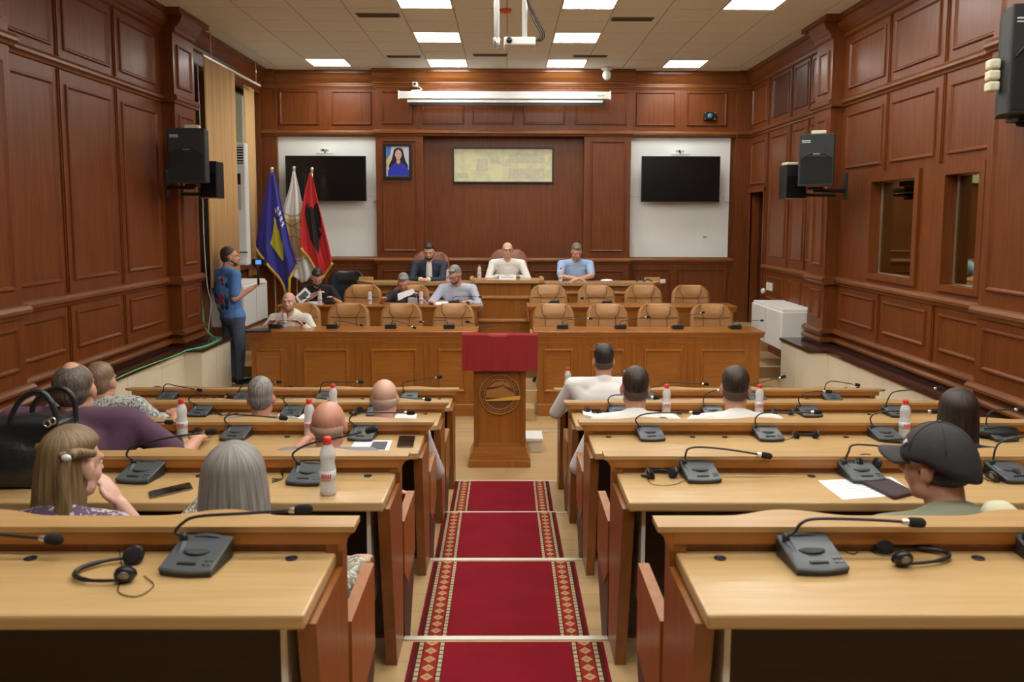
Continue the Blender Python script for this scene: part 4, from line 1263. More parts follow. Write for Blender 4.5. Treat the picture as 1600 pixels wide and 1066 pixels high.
m = MB(); m.tube(catmull([(-3.79, 10.40, 4.3), (-3.785, 10.41, 3.2), (-3.79, 10.42, 2.2), (-3.78, 10.45, 1.6), (-3.76, 10.5, 1.35), (-3.79, 10.46, 1.0)], 8), .005, 6)
tag(m.build('white_cable', 'white'), 'thin white cable hanging down beside the left pillar', 'cable')


# ================================================================== flags
def flag(label, group, xc, ytop, ztop, yb, outline, mat, pole_x, fringe=None, base=.45, seed=1):
    """outline: list of (z, xleft, xright, hem offset); cloth hangs from a pole in soft folds"""
    t = thing('flag', label, 'flag', (xc, ytop, base), group)
    nzr = 34; nu = 40
    zs = [o[0] for o in outline]

    def interp(z, k):
        for a, b in zip(outline[:-1], outline[1:]):
            if a[0] >= z >= b[0]:
                f = (a[0] - z) / (a[0] - b[0]); return a[k] + (b[k] - a[k]) * f
        return outline[-1][k]

    def S(u, tq, off=0):
        """u 0..1 across, tq 0 top..1 bottom"""
        hem = hemz(u)
        z = zs[0] + (hem - zs[0]) * tq
        xl, xr = interp(z, 1), interp(z, 2)
        amp = .010 + .042 * tq
        y = ytop + amp * (sin(u * 13 + seed) * .6 + sin(u * 27 + seed * 2) * .25) - .05 * tq
        return Vector((xl + (xr - xl) * u, y - off, z))

    def hemz(u): return interp_h(u)

    def interp_h(u):
        hm = yb
        for (u0, z0), (u1, z1) in zip(hm[:-1], hm[1:]):
            if u0 <= u <= u1: return z0 + (z1 - z0) * (u - u0) / (u1 - u0)
        return hm[-1][1]
    m = MB()
    for i in range(nzr + 1):
        for j in range(nu + 1): m.v.append(S(j / nu, i / nzr))
    for i in range(nzr):
        for j in range(nu):
            a = i * (nu + 1) + j; m.f.append((a, a + 1, a + nu + 2, a + nu + 1)); m.sm.append(True)
    c = m.build('cloth', mat, t); c.modifiers.new('s', 'SOLIDIFY').thickness = .004
    if fringe:
        m = MB(); m.tube([S(j / nu, 1, .004) + Vector((0, 0, -.012)) for j in range(nu + 1)], .022, 6)
        m.build('fringe', 'gold', c)
    m = MB(); m.lathe([(.013, 0), (.013, zs[0] - base + .02)], (pole_x, ytop + .06, base), 10); m.build('pole', 'metal', t)
    m = MB(); m.ell((pole_x, ytop + .06, zs[0] + .055), (.028, .028, .03)); m.cap((pole_x, ytop + .06, zs[0] + .0), .016, (pole_x, ytop + .06, zs[0] + .03), .02); m.build('finial', 'metal', t)
    m = MB(); m.lathe([(.13, 0), (.12, .03), (.03, .06), (.02, .12)], (pole_x, ytop + .06, base), 18); m.build('foot', 'metal', t)
    return t, c, S


def decal(S, par, pts, mat, nm, off=.008):
    """emblem polygon in the cloth's own (u, t) coordinates, subdivided so that it follows the folds"""
    bm = bmesh.new(); vs = [bm.verts.new((u, tt, 0)) for u, tt in pts]
    f = bm.faces.new(vs); bmesh.ops.triangulate(bm, faces=[f])
    for _ in range(5):
        bmesh.ops.subdivide_edges(bm, edges=[e for e in bm.edges if e.calc_length() > .028], cuts=1, use_grid_fill=False)
        bmesh.ops.triangulate(bm, faces=bm.faces[:])
    bm.verts.index_update()
    m = MB(); m.add([S(v.co.x, v.co.y, off) for v in bm.verts], [tuple(v.index for v in f.verts) for f in bm.faces])
    bm.free()
    o = m.build(nm, mat, par); return o


def star(u, t, r, asp, rot=0):
    p = []
    for k in range(10):
        a = -pi / 2 + rot + pi * k / 5; q = r if k % 2 == 0 else r * .42
        p.append((u + q * cos(a), t + q * sin(a) / asp))
    return p


blue = plain('flag_blue', (.030, .026, .34), .55, sheen=.3)
# kosovo flag
t, c, S_ = flag('dark blue flag with a yellow map, white stars and gold fringe', 'flags on poles at the left corner', -3.62, 12.98, 3.14, [(0, 1.98), (.3, 1.72), (.55, 1.40), (.68, 1.14), (.74, 1.22), (.8, 1.50), (1, 1.72)],
                [(3.14, -3.67, -3.61), (2.9, -3.74, -3.55), (2.5, -3.83, -3.47), (2.0, -3.92, -3.36), (1.7, -3.90, -3.27), (1.4, -3.75, -3.28), (1.1, -3.70, -3.30)], blue, -3.65, True, seed=1)
yel = plain('flag_yellow', (.62, .60, .04), .6)
mp = [(.56, .405), (.66, .40), (.68, .455), (.76, .49), (.78, .56), (.77, .61), (.84, .655), (.83, .69), (.70, .675), (.66, .72), (.50, .735), (.36, .715), (.40, .675), (.52, .645), (.55, .59), (.50, .53), (.55, .47)]
decal(S_, c, [(.64 + (a - .64) * .78, b - .025) for a, b in mp], yel, 'map_emblem', .010)
wht = plain('flag_white', (.80, .80, .80), .7)
for (u, tq) in ((.70, .30), (.80, .345), (.86, .40), (.88, .46), (.90, .52)):
    decal(S_, c, star(u, tq, .085, 3.0), wht, 'star', .009)
t, c, S_ = flag('white flag with a round gold municipal emblem between the other two', 'flags on poles at the left corner', -3.31, 13.05, 3.16, [(0, 1.62), (.4, 1.42), (.7, 1.46), (1, 1.66)],
                [(3.16, -3.335, -3.30), (2.9, -3.39, -3.24), (2.5, -3.52, -3.16), (2.0, -3.55, -3.06), (1.6, -3.44, -2.98), (1.35, -3.36, -3.02)], wht, -3.325, None, seed=3)
emg = plain('emblem_tan', (.55, .40, .20), .6, vary=.15, vscale=30); emd = plain('emblem_brown', (.22, .15, .07), .6); eml = plain('emblem_cream', (.72, .66, .46), .6)
decal(S_, c, [(.02, .40), (.5, .385), (.98, .40), (.98, .80), (.5, .82), (.02, .80)], eml, 'emblem_band', .006)
decal(S_, c, [(.0, .45), (.5, .43), (1, .45), (1, .76), (.5, .78), (.0, .76)], emg, 'emblem_field', .009)
for pl in ([(.05, .47), (.5, .50), (.95, .60)], [(.1, .66), (.4, .58), (.6, .60), (.95, .69)], [(.3, .50), (.7, .47), (.95, .49)]):
    m = MB(); m.tube([S_(u, tq, .013) for u, tq in catmull([(a, b, 0) for a, b in pl], 6) and [(q.x, q.y) for q in catmull([(a, b, 0) for a, b in pl], 6)]], .006, 5); m.build('emblem_line', emd, c)
for (a, b) in ((.40, .40), (.80, .80)):
    m = MB(); m.tube([S_(u / 10, a + (b - a) * u / 10, .01) for u in range(0, 11)], .005, 5); m.build('emblem_line', emd, c)
redf = plain('flag_red', (.62, .014, .018), .55, sheen=.3)
t, c, S_ = flag('red flag with a black double-headed eagle and gold fringe', 'flags on poles at the left corner', -3.0, 12.98, 3.14, [(0, 1.98), (.25, 1.72), (.4, 1.46), (.6, 1.53), (1, 1.75)],
                [(3.14, -3.05, -3.02), (2.9, -3.12, -2.97), (2.5, -3.19, -2.88), (2.0, -3.2, -2.76), (1.7, -3.12, -2.70), (1.45, -3.05, -2.75)], redf, -3.03, True, seed=5)
blk = plain('eagle_black', (.015, .008, .01), .7)
half = [(0, .30), (.05, .335), (.10, .315), (.15, .30), (.17, .32), (.12, .34), (.10, .37), (.10, .40), (.17, .395), (.25, .36), (.33, .30), (.36, .34), (.40, .37), (.36, .39), (.41, .42), (.35, .44), (.40, .475), (.33, .48), (.36, .52), (.28, .515), (.30, .56), (.22, .54),
        (.17, .56), (.24, .60), (.26, .64), (.19, .62), (.15, .64), (.12, .60), (.10, .64), (.07, .70), (.04, .65), (0, .75)]
eg = [(.56 + a * 1.02, b + .02) for a, b in half] + [(.58 - a, b + .02) for a, b in reversed(half[1:-1])]
decal(S_, c, eg, blk, 'eagle', .012)

# ================================================================== people
def remesh(mb, vox, it=4, fac=.5):
    me = bpy.data.meshes.new('tmp'); me.from_pydata(mb.v, [], mb.f)
    bm = bmesh.new(); bm.from_mesh(me); bmesh.ops.recalc_face_normals(bm, faces=bm.faces[:]); bm.to_mesh(me); bm.free()
    o = bpy.data.objects.new('tmp', me); COL.objects.link(o)
    r = o.modifiers.new('r', 'REMESH'); r.mode = 'VOXEL'; r.voxel_size = vox; r.adaptivity = 0
    s = o.modifiers.new('s', 'SMOOTH'); s.factor = fac; s.iterations = it
    dg = bpy.context.evaluated_depsgraph_get(); ev = o.evaluated_get(dg)
    m2 = bpy.data.meshes.new_from_object(ev)
    bpy.data.objects.remove(o); bpy.data.meshes.remove(me)
    return m2


def put(me, name, mat, par, org):
    me.transform(Matrix.Translation(-Vector(org)))
    me.polygons.foreach_set('use_smooth', [True] * len(me.polygons))
    me.materials.clear(); me.materials.append(MW[mat] if isinstance(mat, str) else mat)
    o = bpy.data.objects.new(name, me); COL.objects.link(o); o.parent = par; me.name = name
    ORG[o.name] = Vector(org)
    return o


def ik(a, b, l1, l2, pole):
    a = Vector(a); b = Vector(b); d = b - a; L = d.length
    if L > (l1 + l2) * .995: b = a + d * ((l1 + l2) * .995 / L); d = b - a; L = d.length
    x = (l1 * l1 - l2 * l2 + L * L) / (2 * L); h = sqrt(max(l1 * l1 - x * x, 0))
    n = d.normalized(); p = Vector(pole) - n * Vector(pole).dot(n)
    p = p.normalized() if p.length > 1e-4 else Vector((0, 0, -1))
    return a + n * x + p * h, b


def person(label, head, yaw, seat, hands=(None, None), skin='skin', shirt=None, sleeve='short', hyaw=None, hpitch=0, hroll=0,
           hair='short', hairmat=None, beard=None, glasses=False, jacket=None, trousers=None, scale=1.0, sitting=True, female=False,
           seat_h=.45, knees=True, floor_z=0, collar=True, face=True, extra=None, vox=.0085, pole=None, broad=1.0, name='person', shoulder_drop=0, hipback=None):
    head = Vector(head); f = Vector((-sin(yaw), cos(yaw), 0)); r = Vector((cos(yaw), sin(yaw), 0)); up = Vector((0, 0, 1))
    base = Vector((seat[0], seat[1], floor_z))
    t = thing(name, label, 'person', base)
    k = scale
    hy = yaw if hyaw is None else hyaw
    H = Matrix.Rotation(hy, 3, 'Z') @ Matrix.Rotation(hroll, 3, 'Y') @ Matrix.Rotation(-hpitch, 3, 'X')
    hp = lambda x, y, z: head + H @ Vector((x * k, y * k, z * k))
    hip = Vector((seat[0], seat[1], seat[2] + .10))
    neck = head + H @ Vector((0, -.025, -.10)) * k; nb = neck - up * .075 * k - f * .025
    # trunk curve
    spine = nb - hip
    ch = hip + spine * .62 - f * .02; bl = hip + spine * .30 - f * .03
    sw = (.165 if female else .19) * k * broad
    shc = nb - up * (.035 + shoulder_drop) * k
    sh = [shc - r * sw, shc + r * sw]
    B = MB()
    # --- head
    B.ell(hp(0, -.014, .028), (.076 * k, .094 * k, .086 * k), H, 18, 12)
    B.ell(hp(0, .020, -.03), (.061 * k, .070 * k, .082 * k), H, 16, 11)
    B.ell(hp(0, .050, -.088), (.034 * k, .032 * k, .026 * k), H)
    for s in (-1, 1):
        B.ell(hp(s * .038, .045, -.03), (.026 * k, .03 * k, .03 * k), H)
        B.ell(hp(s * .048, .005, -.07), (.02 * k, .04 * k, .026 * k), H)
        B.ell(hp(s * .078, -.008, -.012), (.011 * k, .021 * k, .032 * k), H @ Matrix.Rotation(s * -.3, 3, 'Z'), 8, 8)
        B.cap(hp(s * .045, .070, .026), .011 * k, hp(s * .012, .084, .024), .011 * k, 8)
    if face:
        B.cap(hp(0, .086, .012), .009 * k, hp(0, .108, -.022), .0135 * k, 8)
        for s in (-1, 1): B.ell(hp(s * .012, .094, -.027), (.010 * k, .010 * k, .008 * k), H, 8, 6)
        B.ell(hp(0, .083, -.054), (.026 * k, .012 * k, .007 * k), H, 10, 6)
        B.ell(hp(0, .080, -.064), (.021 * k, .012 * k, .008 * k), H, 10, 6)
    B.cap(neck + up * .03 * k, (.05 if female else .057) * k, nb - up * .02, (.054 if female else .063) * k)
    # --- trunk
    W = 1.0 if not female else .9
    RT = Matrix.Rotation(yaw, 3, 'Z')
    tr = []
    def trunk(mb, e=0.0):
        mb.ell(hip + up * .02, ((.17 + e) * k, (.125 + e) * k, (.13 + e) * k), RT)
        mb.ell(bl, ((.155 * W * broad + e) * k, (.115 + e) * k, (.17 + e) * k), RT)
        mb.ell(ch, ((.17 * W * broad + e) * k, (.12 + e) * k, (.19 + e) * k), RT)
        mb.cap(sh[0], (.055 + e) * k, sh[1], (.055 + e) * k)
        for q in sh:
            mb.cap(nb + (q - nb) * .12 + up * .006, (.045 + e * .6) * k, q, (.056 + e) * k)
            mb.cap(q, (.055 + e) * k, ch + (q - shc) * .55, (.08 + e * .8) * k)
        for s in (-1, 1):
            mb.ell(ch + up * .05 + f * .06 + r * s * .07, ((.08 + e) * k, (.055 + e) * k, (.08 + e) * k), RT)
            if female: mb.ell(ch + up * .0 + f * .10 + r * s * .07, ((.06 + e) * k, (.05 + e) * k, (.06 + e) * k), RT)
    trunk(B)
    # --- arms
    arms = []
    for i, hd in enumerate(hands):
        s = -1 if i == 0 else 1
        if hd is None: hd = hip + f * .32 + r * s * .14 + up * .05
        hd = Vector(hd)
        pl = (r * s * .8 - up * 1.0 - f * .2) if pole is None else Vector(pole[i])
        el, wr = ik(sh[i], hd, .285 * k, .255 * k, pl)
        arms.append((sh[i], el, wr, hd))
        B.cap(sh[i], .050 * k, sh[i] + (el - sh[i]) * .45, .047 * k); B.cap(sh[i] + (el - sh[i]) * .45, .047 * k, el, .038 * k)
        B.cap(el, .039 * k, el + (wr - el) * .3, .039 * k); B.cap(el + (wr - el) * .3, .039 * k, wr, .026 * k)
        # hand: palm, four bent fingers, thumb
        d = (wr - el).normalized(); sd = d.cross(up)
        if sd.length < .2: sd = r.copy()
        sd.normalize(); nrm = sd.cross(d).normalized()
        pc = wr + d * .05 * k
        HM = Matrix((sd, d, nrm)).transposed()
        B.ell(pc, (.040 * k, .050 * k, .017 * k), HM)
        for q in range(4):
            o = (q - 1.5) * .0195 * k; L = (.040, .046, .044, .034)[q] * k
            k0 = pc + d * .036 * k + sd * o; k1 = k0 + d * L - nrm * .010 * k; k2 = k1 + d * L * .55 - nrm * .022 * k
            B.cap(k0, .0098 * k, k1, .0092 * k, 8); B.cap(k1, .0092 * k, k2, .008 * k, 8)
        ts = -s
        t0 = wr + d * .025 * k + sd * ts * .03 * k * (1 if sd.dot(r) > 0 else -1); t1 = t0 + d * .035 * k + (t0 - wr - d * .025 * k).normalized() * .022 * k; t2 = t1 + d * .028 * k
        B.cap(t0, .012 * k, t1, .0105 * k, 8); B.cap(t1, .0105 * k, t2, .009 * k, 8)
    # --- legs
    legs = []
    for s in (-1, 1):
        hj = hip + r * s * .09 * k
        if sitting:
            kn = hj + f * .42 * k + r * s * .05 + up * .02; an = kn - up * (kn.z - floor_z - .09) + f * .03
        else:
            kn = hj - up * .42 * k + f * .015 + r * s * .01; an = Vector((kn.x, kn.y, floor_z + .085)) - f * .02
        toe = an + f * .15 * k - up * .045; toe.z = floor_z + .04
        legs.append((hj, kn, an, toe))
        if knees:
            B.cap(hj, .078 * k, kn, .053 * k); B.cap(kn, .052 * k, kn + (an - kn) * .3, .052 * k); B.cap(kn + (an - kn) * .3, .052 * k, an, .034 * k)
            B.cap(an - up * .02, .034 * k, toe, .03 * k)
    if not knees: pass
    body = put(remesh(B, vox, 3, .5), 'body', skin, t, base)
    # --- shirt
    if shirt:
        C = MB(); trunk(C, .014)
        for (a, el, wr, hd) in arms:
            if sleeve == 'short':
                e = a + (el - a) * .78
                C.cap(a, .066 * k, e, .060 * k)
            elif sleeve == 'half':
                C.cap(a, .064 * k, el, .052 * k); C.cap(el, .052 * k, el + (wr - el) * .25, .05 * k)
            else:
                C.cap(a, .064 * k, el, .053 * k); C.cap(el, .053 * k, el + (wr - el) * .92, .041 * k)
        if collar:
            C.cap(nb + up * .004 - f * .0, .066 * k, nb + up * .030 * k - f * .004, .062 * k)
        put(remesh(C, .011, 5, .6), 'jacket' if jacket else 'shirt', shirt, t, base)
        if jacket:                                  # open front with the shirt showing
            C = MB(); ct = ch + f * .125 * k
            a = nb + f * .075 * k - up * .03
            C.cap(a, .042 * k, ch + f * .118 * k - up * .02, .05 * k); C.ell(nb + up * .012, (.07 * k, .07 * k, .03 * k), RT)
            C.cap(ch + f * .118 * k - up * .02, .05 * k, bl + f * .12 * k, .055 * k)
            put(remesh(C, .01, 3), 'shirt', jacket, t, base)
            for (a_, el, wr, hd) in arms:
                d = (wr - el).normalized(); C = MB(); C.cap(wr - d * .03 * k, .038 * k, wr + d * .01 * k, .037 * k); put(remesh(C, .008, 2), 'cuff', jacket, t, base)
    if trousers and knees:
        C = MB(); C.ell(hip, (.185 * k, .14 * k, .12 * k), RT)
        for (hj, kn, an, toe) in legs:
            C.cap(hj, .092 * k, kn, .070 * k); C.cap(kn, .070 * k, an + up * .01, .055 * k)
        put(remesh(C, .013, 4), 'trousers', trousers, t, base)
        for (hj, kn, an, toe) in legs:
            C = MB(); C.cap(an - up * .035 - f * .02, .045 * k, toe, .040 * k); C.cap(an - up * .0, .04, an - up * .03, .045)
            C.v = [Vector((v.x, v.y, max(v.z, floor_z + .012))) for v in C.v]
            sh_ = put(remesh(C, .011, 2), 'shoe', 'black', t, base)
            if extra and 'whitesole' in extra:
                C = MB(); C.ell((an + toe) / 2 * 1 + Vector((0, 0, floor_z + .016 - (an.z + toe.z) / 2)), (.052, .15, .016), RT); put(remesh(C, .01, 1), 'sole', 'white', sh_, base)
    # --- hair
    hm = hairmat or MW['black']
    Hh = MB()
    if hair in ('short', 'flat', 'crew', 'fade'):
        up_ = {'short': .022, 'flat': .028, 'crew': .012, 'fade': .016}[hair]
        Hh.ell(hp(0, -.028, .046 + up_ * .3), (.079 * k, .091 * k, (.078 + up_ * .5) * k), H, 20, 14)
        if hair != 'fade': Hh.ell(hp(0, -.050, .005), (.074 * k, .066 * k, .075 * k), H, 16, 12)
        else: Hh.ell(hp(0, -.050, .02), (.073 * k, .064 * k, .060 * k), H, 16, 12)
        if hair != 'crew':
            Hh.ell(hp(0, .045, .088), (.055 * k, .035 * k, (.02 + up_ * .3) * k), H)
        put(remesh(Hh, .007, 3), 'hair', hm, t, base)
        if hair == 'fade':
            Hh = MB(); Hh.ell(hp(0, -.040, -.02), (.073 * k, .066 * k, .052 * k), H, 16, 12)
            put(remesh(Hh, .008, 2), 'shaved_hair', extra['fade'] if extra and 'fade' in extra else hm, t, base)
    elif hair == 'bald':
        pass
    elif hair == 'fringe':                                    # bald crown with a clipped rim
        Hh.ell(hp(0, -.024, -.010), (.0745 * k, .087 * k, .054 * k), H, 22, 14)
        put(remesh(Hh, .007, 3), 'hair', hm, t, base)
    elif hair == 'balding':
        Hh.ell(hp(0, -.030, .036), (.080 * k, .088 * k, .080 * k), H, 20, 14); Hh.ell(hp(0, -.050, -.01), (.073 * k, .062 * k, .062 * k), H)
        put(remesh(Hh, .007, 3), 'hair', hm, t, base)
        C = MB(); C.ell(hp(0, -.035, .084), (.040 * k, .048 * k, .042 * k), H); put(remesh(C, .008, 2), 'bald_patch', skin, t, base)
    elif hair in ('long', 'halfup'):
        wd = extra.get('hw', 1.0) if extra else 1.0; ln = extra.get('hl', .30) if extra else .30
        m = MB(); nr = 30; na = 96
        for i in range(nr + 1):
            v = i / nr
            for j in range(na):
                a = 2 * pi * j / na                       # 0 = right, pi/2 = front
                fr = max(0, sin(a)) if hair == 'long' else max(0, (sin(a + .45) + .25) / 1.25) if cos(a) > 0 else max(0, sin(a))
                if v < .42:
                    th = (v / .42) * pi / 2; rad = sin(th); z = .045 + .100 * cos(th)
                else:
                    q = (v - .42) / .58; rad = 1 + (.10 + .25 * (wd - 1)) * sin(q * 2.0) - .10 * q * q; z = .045 - (ln) * q
                rx = .090 * (1 + (wd - 1) * min(1, v / .55)) * rad; ry = .105 * rad
                # open the face
                if v > .30: ry_f = ry * (1 - .62 * min(1, (v - .30) / .14) * fr ** 1.1)
                else: ry_f = ry
                g = 1 + (.012 * sin(a * 23 + 2 * sin(v * 5)) + .008 * sin(a * 41 + 1.3)) * min(1, v * 3)
                if hair == 'halfup' and v > .30 and cos(a) > 0: rx *= 1 - .30 * min(1, (v - .30) / .14) * min(1, fr * 1.6)
                yy = ry_f * sin(a) if sin(a) > 0 else ry * sin(a)
                if v > .42: yy -= .012 * (v - .42)
                m.v.append(hp(rx * cos(a) * g, yy * g - .018, z + (.006 * sin(a * 17) * v if v > .9 else 0)))
        for i in range(nr):
            for j in range(na):
                a = i * na + j; b = i * na + (j + 1) % na; m.f.append((a, a + na, b + na, b)); m.sm.append(True)
        m.f.append(tuple(range(nr * na, nr * na + na))); m.sm.append(False)
        o = m.build('hair', hm, t)
        if hair == 'halfup':
            m = MB(); cpt = hp(.085, -.098, .055)
            for s in (-1, 1): m.tube(catmull([hp(s * .088 * wd, .0, .05), hp(s * .078 * wd, -.07, .062), hp(.082 + s * .01, -.094, .055)], 6), [.012, .014, .016, .017, .018, .018, .018, .018, .018, .018, .017, .016, .014], 8)
            m.tube(catmull([cpt, hp(.08, -.108, .0), hp(.08, -.105, -.08), hp(.075, -.10, -.16)], 5), [.014 + .0012 * q for q in range(16)], 8)
            m.build('tied_strand', extra.get('strand', hm), o)
            m = MB(); m.ell(cpt + Vector((0, -.012, .0)), (.016, .010, .013)); m.build('hair_clip', 'labelw', o)
    if beard:
        C = MB(); C.ell(hp(0, .052, -.084), (.040 * k, .037 * k, .030 * k), H)
        for s in (-1, 1): C.cap(hp(s * .062, .012, -.045), .012 * k, hp(s * .038, .052, -.082), .018 * k, 8)
        C.cap(hp(-.022, .083, -.043), .007 * k, hp(.022, .083, -.043), .007 * k, 8)
        put(remesh(C, .007, 3), 'beard', beard, t, base)
    if face:
        for s in (-1, 1):
            e = MB(); e.ell(hp(s * .030, .074, .006), (.0125 * k, .0105 * k, .0085 * k), H, 10, 8); eo = e.build('eye', 'labelw', t)
            e = MB(); e.ell(hp(s * .030, .0825, .005), (.0062 * k, .004 * k, .0062 * k), H, 8, 6); e.build('iris', 'black', eo)
            e = MB(); e.cap(hp(s * .044, .078, .025), .0045 * k, hp(s * .018, .088, .026), .005 * k, 6); e.build('eyebrow', hm if hair != 'bald' else MW['carve'], t)
    if glasses:
        m = MB()
        for s in (-1, 1):
            m.tube([hp(s * .032 + .024 * cos(a), .098, .005 + .017 * sin(a)) for a in [2 * pi * q / 16 for q in range(16)]], .0028, 5, closed=True)
            m.tube([hp(s * .056, .096, .010), hp(s * .078, .06, .012), hp(s * .083, -.01, .005)], .0028, 5)
        m.tube([hp(-.009, .100, .008), hp(.009, .100, .008)], .0028, 5); m.build('glasses', 'black', t)
    return t, hp, H, arms


hair_black = strands('hair_black', (.010, .008, .007), (.045, .035, .028), 90)
hair_dkbrown = strands('hair_dark_brown', (.018, .011, .008), (.07, .045, .032), 80)
hair_greymix = strands('hair_grey_mixed', (.16, .15, .14), (.42, .40, .37), 90)
hair_grey = strands('hair_long_grey', (.17, .16, .14), (.46, .45, .42), 70, .38, True)
hair_blonde = strands('hair_dark_blonde', (.11, .065, .028), (.36, .25, .12), 60, .4, True)
hair_dklong = strands('hair_long_dark', (.012, .008, .006), (.06, .042, .03), 60, .4, True)
hair_stub = plain('grey_stubble', (.50, .33, .245), .7, vary=.1, vscale=60)
hair_fade = plain('shaved_dark', (.12, .075, .05), .7, vary=.15, vscale=80)
white_shirt = plain('white_shirt', (.80, .79, .76), .85, vary=.03, bump=.15, bscale=30)
cream_shirt = plain('cream_shirt', (.78, .75, .66), .85, vary=.03, bump=.15, bscale=30)

Z4 = T[4]; Z3 = T[3]; Z2 = T[2]; Z1 = T[1]
navy_tr = plain('dark_trousers', (.02, .024, .035), .8)


def dz(i): return T[i] + .75


# --- second row from the camera, left side
blond_clothes = spotted('purple_print_blouse', [(.45, .40, .46), (.10, .06, .12), (.55, .5, .5)], 22)
hx = at(116, 728, Y=2.74)
person('woman with half-tied dark blonde hair, chin in her hand, second row left', (hx.x, 2.74, hx.z), 0, (-1.48, 2.60, Z4 + .40),
       hands=(None, (hx.x + .085, 2.88, hx.z - .185)), skin='skinpale', shirt=blond_clothes, sleeve='half', hyaw=R(-22), hpitch=.1, hair='halfup', hairmat=hair_blonde,
       extra={'hw': 1.02, 'hl': .27}, female=True, trousers=navy_tr, floor_z=Z4, scale=1.0, pole=((-1, 0, -1), (.6, .1, -1)), collar=False)
hx = at(366, 752, Y=2.74)
grey_pat = spotted('cream_floral_blouse', [(.60, .57, .46), (.20, .19, .14), (.68, .64, .52)], 26)
person('woman with long straight grey hair seen from behind, second row left', (hx.x + .005, 2.74, hx.z), 0, (hx.x, 2.62, Z4 + .37),
       hands=((hx.x - .2, 3.02, Z4 + .75), (-.52, 2.80, Z4 + .60)), skin='skinpale', shirt=grey_pat, sleeve='long', hair='long', hairmat=hair_grey, extra={'hw': 1.2, 'hl': .34}, female=True,
       trousers=navy_tr, floor_z=Z4, pole=((-1, 0, -1), (1, -.3, -.4)), face=True, collar=False)

# --- third row, left side
purple = plain('purple_polo', (.115, .056, .098), .85, vary=.08, bump=.2, bscale=20)
hx = at(118, 608, Y=3.93)
person('broad man in a purple polo shirt with cropped dark greying hair, third row left', (hx.x, 3.93, hx.z), 0, (-2.0, 3.80, Z3 + .45),
       hands=((-2.3, 4.2, dz(3) + .05), (-1.63, 4.28, dz(3) + .05)), shirt=purple, sleeve='short', hair='balding', hairmat=strands('hair_dark_greying', (.05, .04, .03), (.20, .16, .13), 90), hyaw=R(6),
       trousers=navy_tr, floor_z=Z3, scale=1.10, broad=1.30, pole=((-1, 0, -.6), (.6, -.3, -.6)), shoulder_drop=-.075)
pink = checked('pale_pink_check_shirt', (.66, .60, .62), (.50, .42, .46), .012)
hx = at(514, 664, Y=3.95)
person('bald man with a tanned shiny head, third row left near the aisle', (hx.x, 3.95, hx.z), 0, (hx.x, 3.80, Z3 + .36),
       hands=((hx.x - .2, 4.3, dz(3) + .04), (-.57, 3.79, 1.17)), skin='skinred', shirt=plain('grey_work_shirt', (.25, .25, .28), .85), sleeve='half', hair='fringe', hairmat=hair_stub,
       trousers=plain('charcoal_trousers', (.035, .04, .045), .85), floor_z=Z3, scale=1.04, pole=((-1, 0, -1), (.1, -1, -.5)), extra={'whitesole': 1}, shoulder_drop=-.05)

# --- fourth row, left side
floral = spotted('white_floral_shirt', [(.60, .62, .58), (.10, .13, .12), (.62, .64, .60), (.22, .26, .24)], 24)
hx = at(148, 600, Y=5.1)
person('man in a white and green leaf-print shirt, fourth row left behind the purple polo', (hx.x + .02, 5.15, hx.z), 0, (hx.x, 5.0, Z2 + .42),
       hands=((hx.x - .3, 5.4, dz(2) + .05), (-2.24, 5.50, dz(2) + .04)), shirt=floral, sleeve='short', hair='crew', hairmat=strands('hair_sandy', (.16, .10, .06), (.34, .22, .14), 90), trousers=navy_tr, floor_z=Z2,
       pole=((-1, 0, -.5), (.5, -.2, -.6)), scale=1.05, broad=1.15, shoulder_drop=-.07)
hx = at(408, 622, Y=5.12)
person('man with short grey hair and a red neck, fourth row left', (hx.x, 5.12, hx.z), 0, (hx.x, 5.0, Z2 + .33),
       hands=(None, None), skin='skinred', shirt=plain('grey_shirt', (.3, .3, .32), .85), hair='flat', hairmat=hair_greymix, trousers=navy_tr, floor_z=Z2, hyaw=R(10), shoulder_drop=-.04)
hx = at(601, 622, Y=5.12)
person('bald man with close grey stubble round his head, fourth row left near the aisle', (hx.x, 5.12, hx.z), 0, (hx.x - .02, 5.0, Z2 + .36),
       hands=(None, (-.60, 5.30, dz(2) - .06)), skin='skinpale', shirt=pink, sleeve='half', hair='fringe', hairmat=plain('light_stubble', (.58, .42, .33), .7, vary=.1, vscale=60), trousers=navy_tr, floor_z=Z2, scale=1.06,
       pole=((-1, 0, -1), (.55, -.3, -.8)), broad=1.1)

# --- right side
hx = at(943, 563, Y=6.32)
t, hp, H, _ = person('man in a white shirt with sunglasses pushed up on his head, farthest row right', (hx.x, 6.32, hx.z), 0, (hx.x + .05, 6.2, Z1 + .45),
       hands=((.50, 6.60, dz(1) + .03), None), shirt=white_shirt, sleeve='long', hair='fade', hairmat=hair_black, extra={'fade': hair_fade}, trousers=navy_tr, floor_z=Z1, broad=1.25, pole=((-.6, -.2, -.7), (.6, 0, -.7)), shoulder_drop=-.02)
m = MB()
for s in (-1, 1): m.ell(hp(s * .032, .055, .112), (.027, .024, .010), H, 10, 6); m.tube([hp(s * .058, .05, .112), hp(s * .082, .0, .10), hp(s * .086, -.05, .07)], .0035, 5)
m.build('sunglasses', 'black', t)
hx = at(992, 606, Y=5.12)
person('man with cropped dark hair in a white shirt, fourth row right near the aisle', (hx.x, 5.12, hx.z), 0, (hx.x - .06, 5.0, Z2 + .40),
       hands=((.60, 5.30, dz(2) - .06), None), shirt=white_shirt, sleeve='long', hair='fade', hairmat=hair_dkbrown, extra={'fade': hair_fade}, trousers=navy_tr, floor_z=Z2, broad=1.08, scale=1.08, pole=((-.6, -.3, -.9), (.6, 0, -1)))
hx = at(1149, 606, Y=5.12)
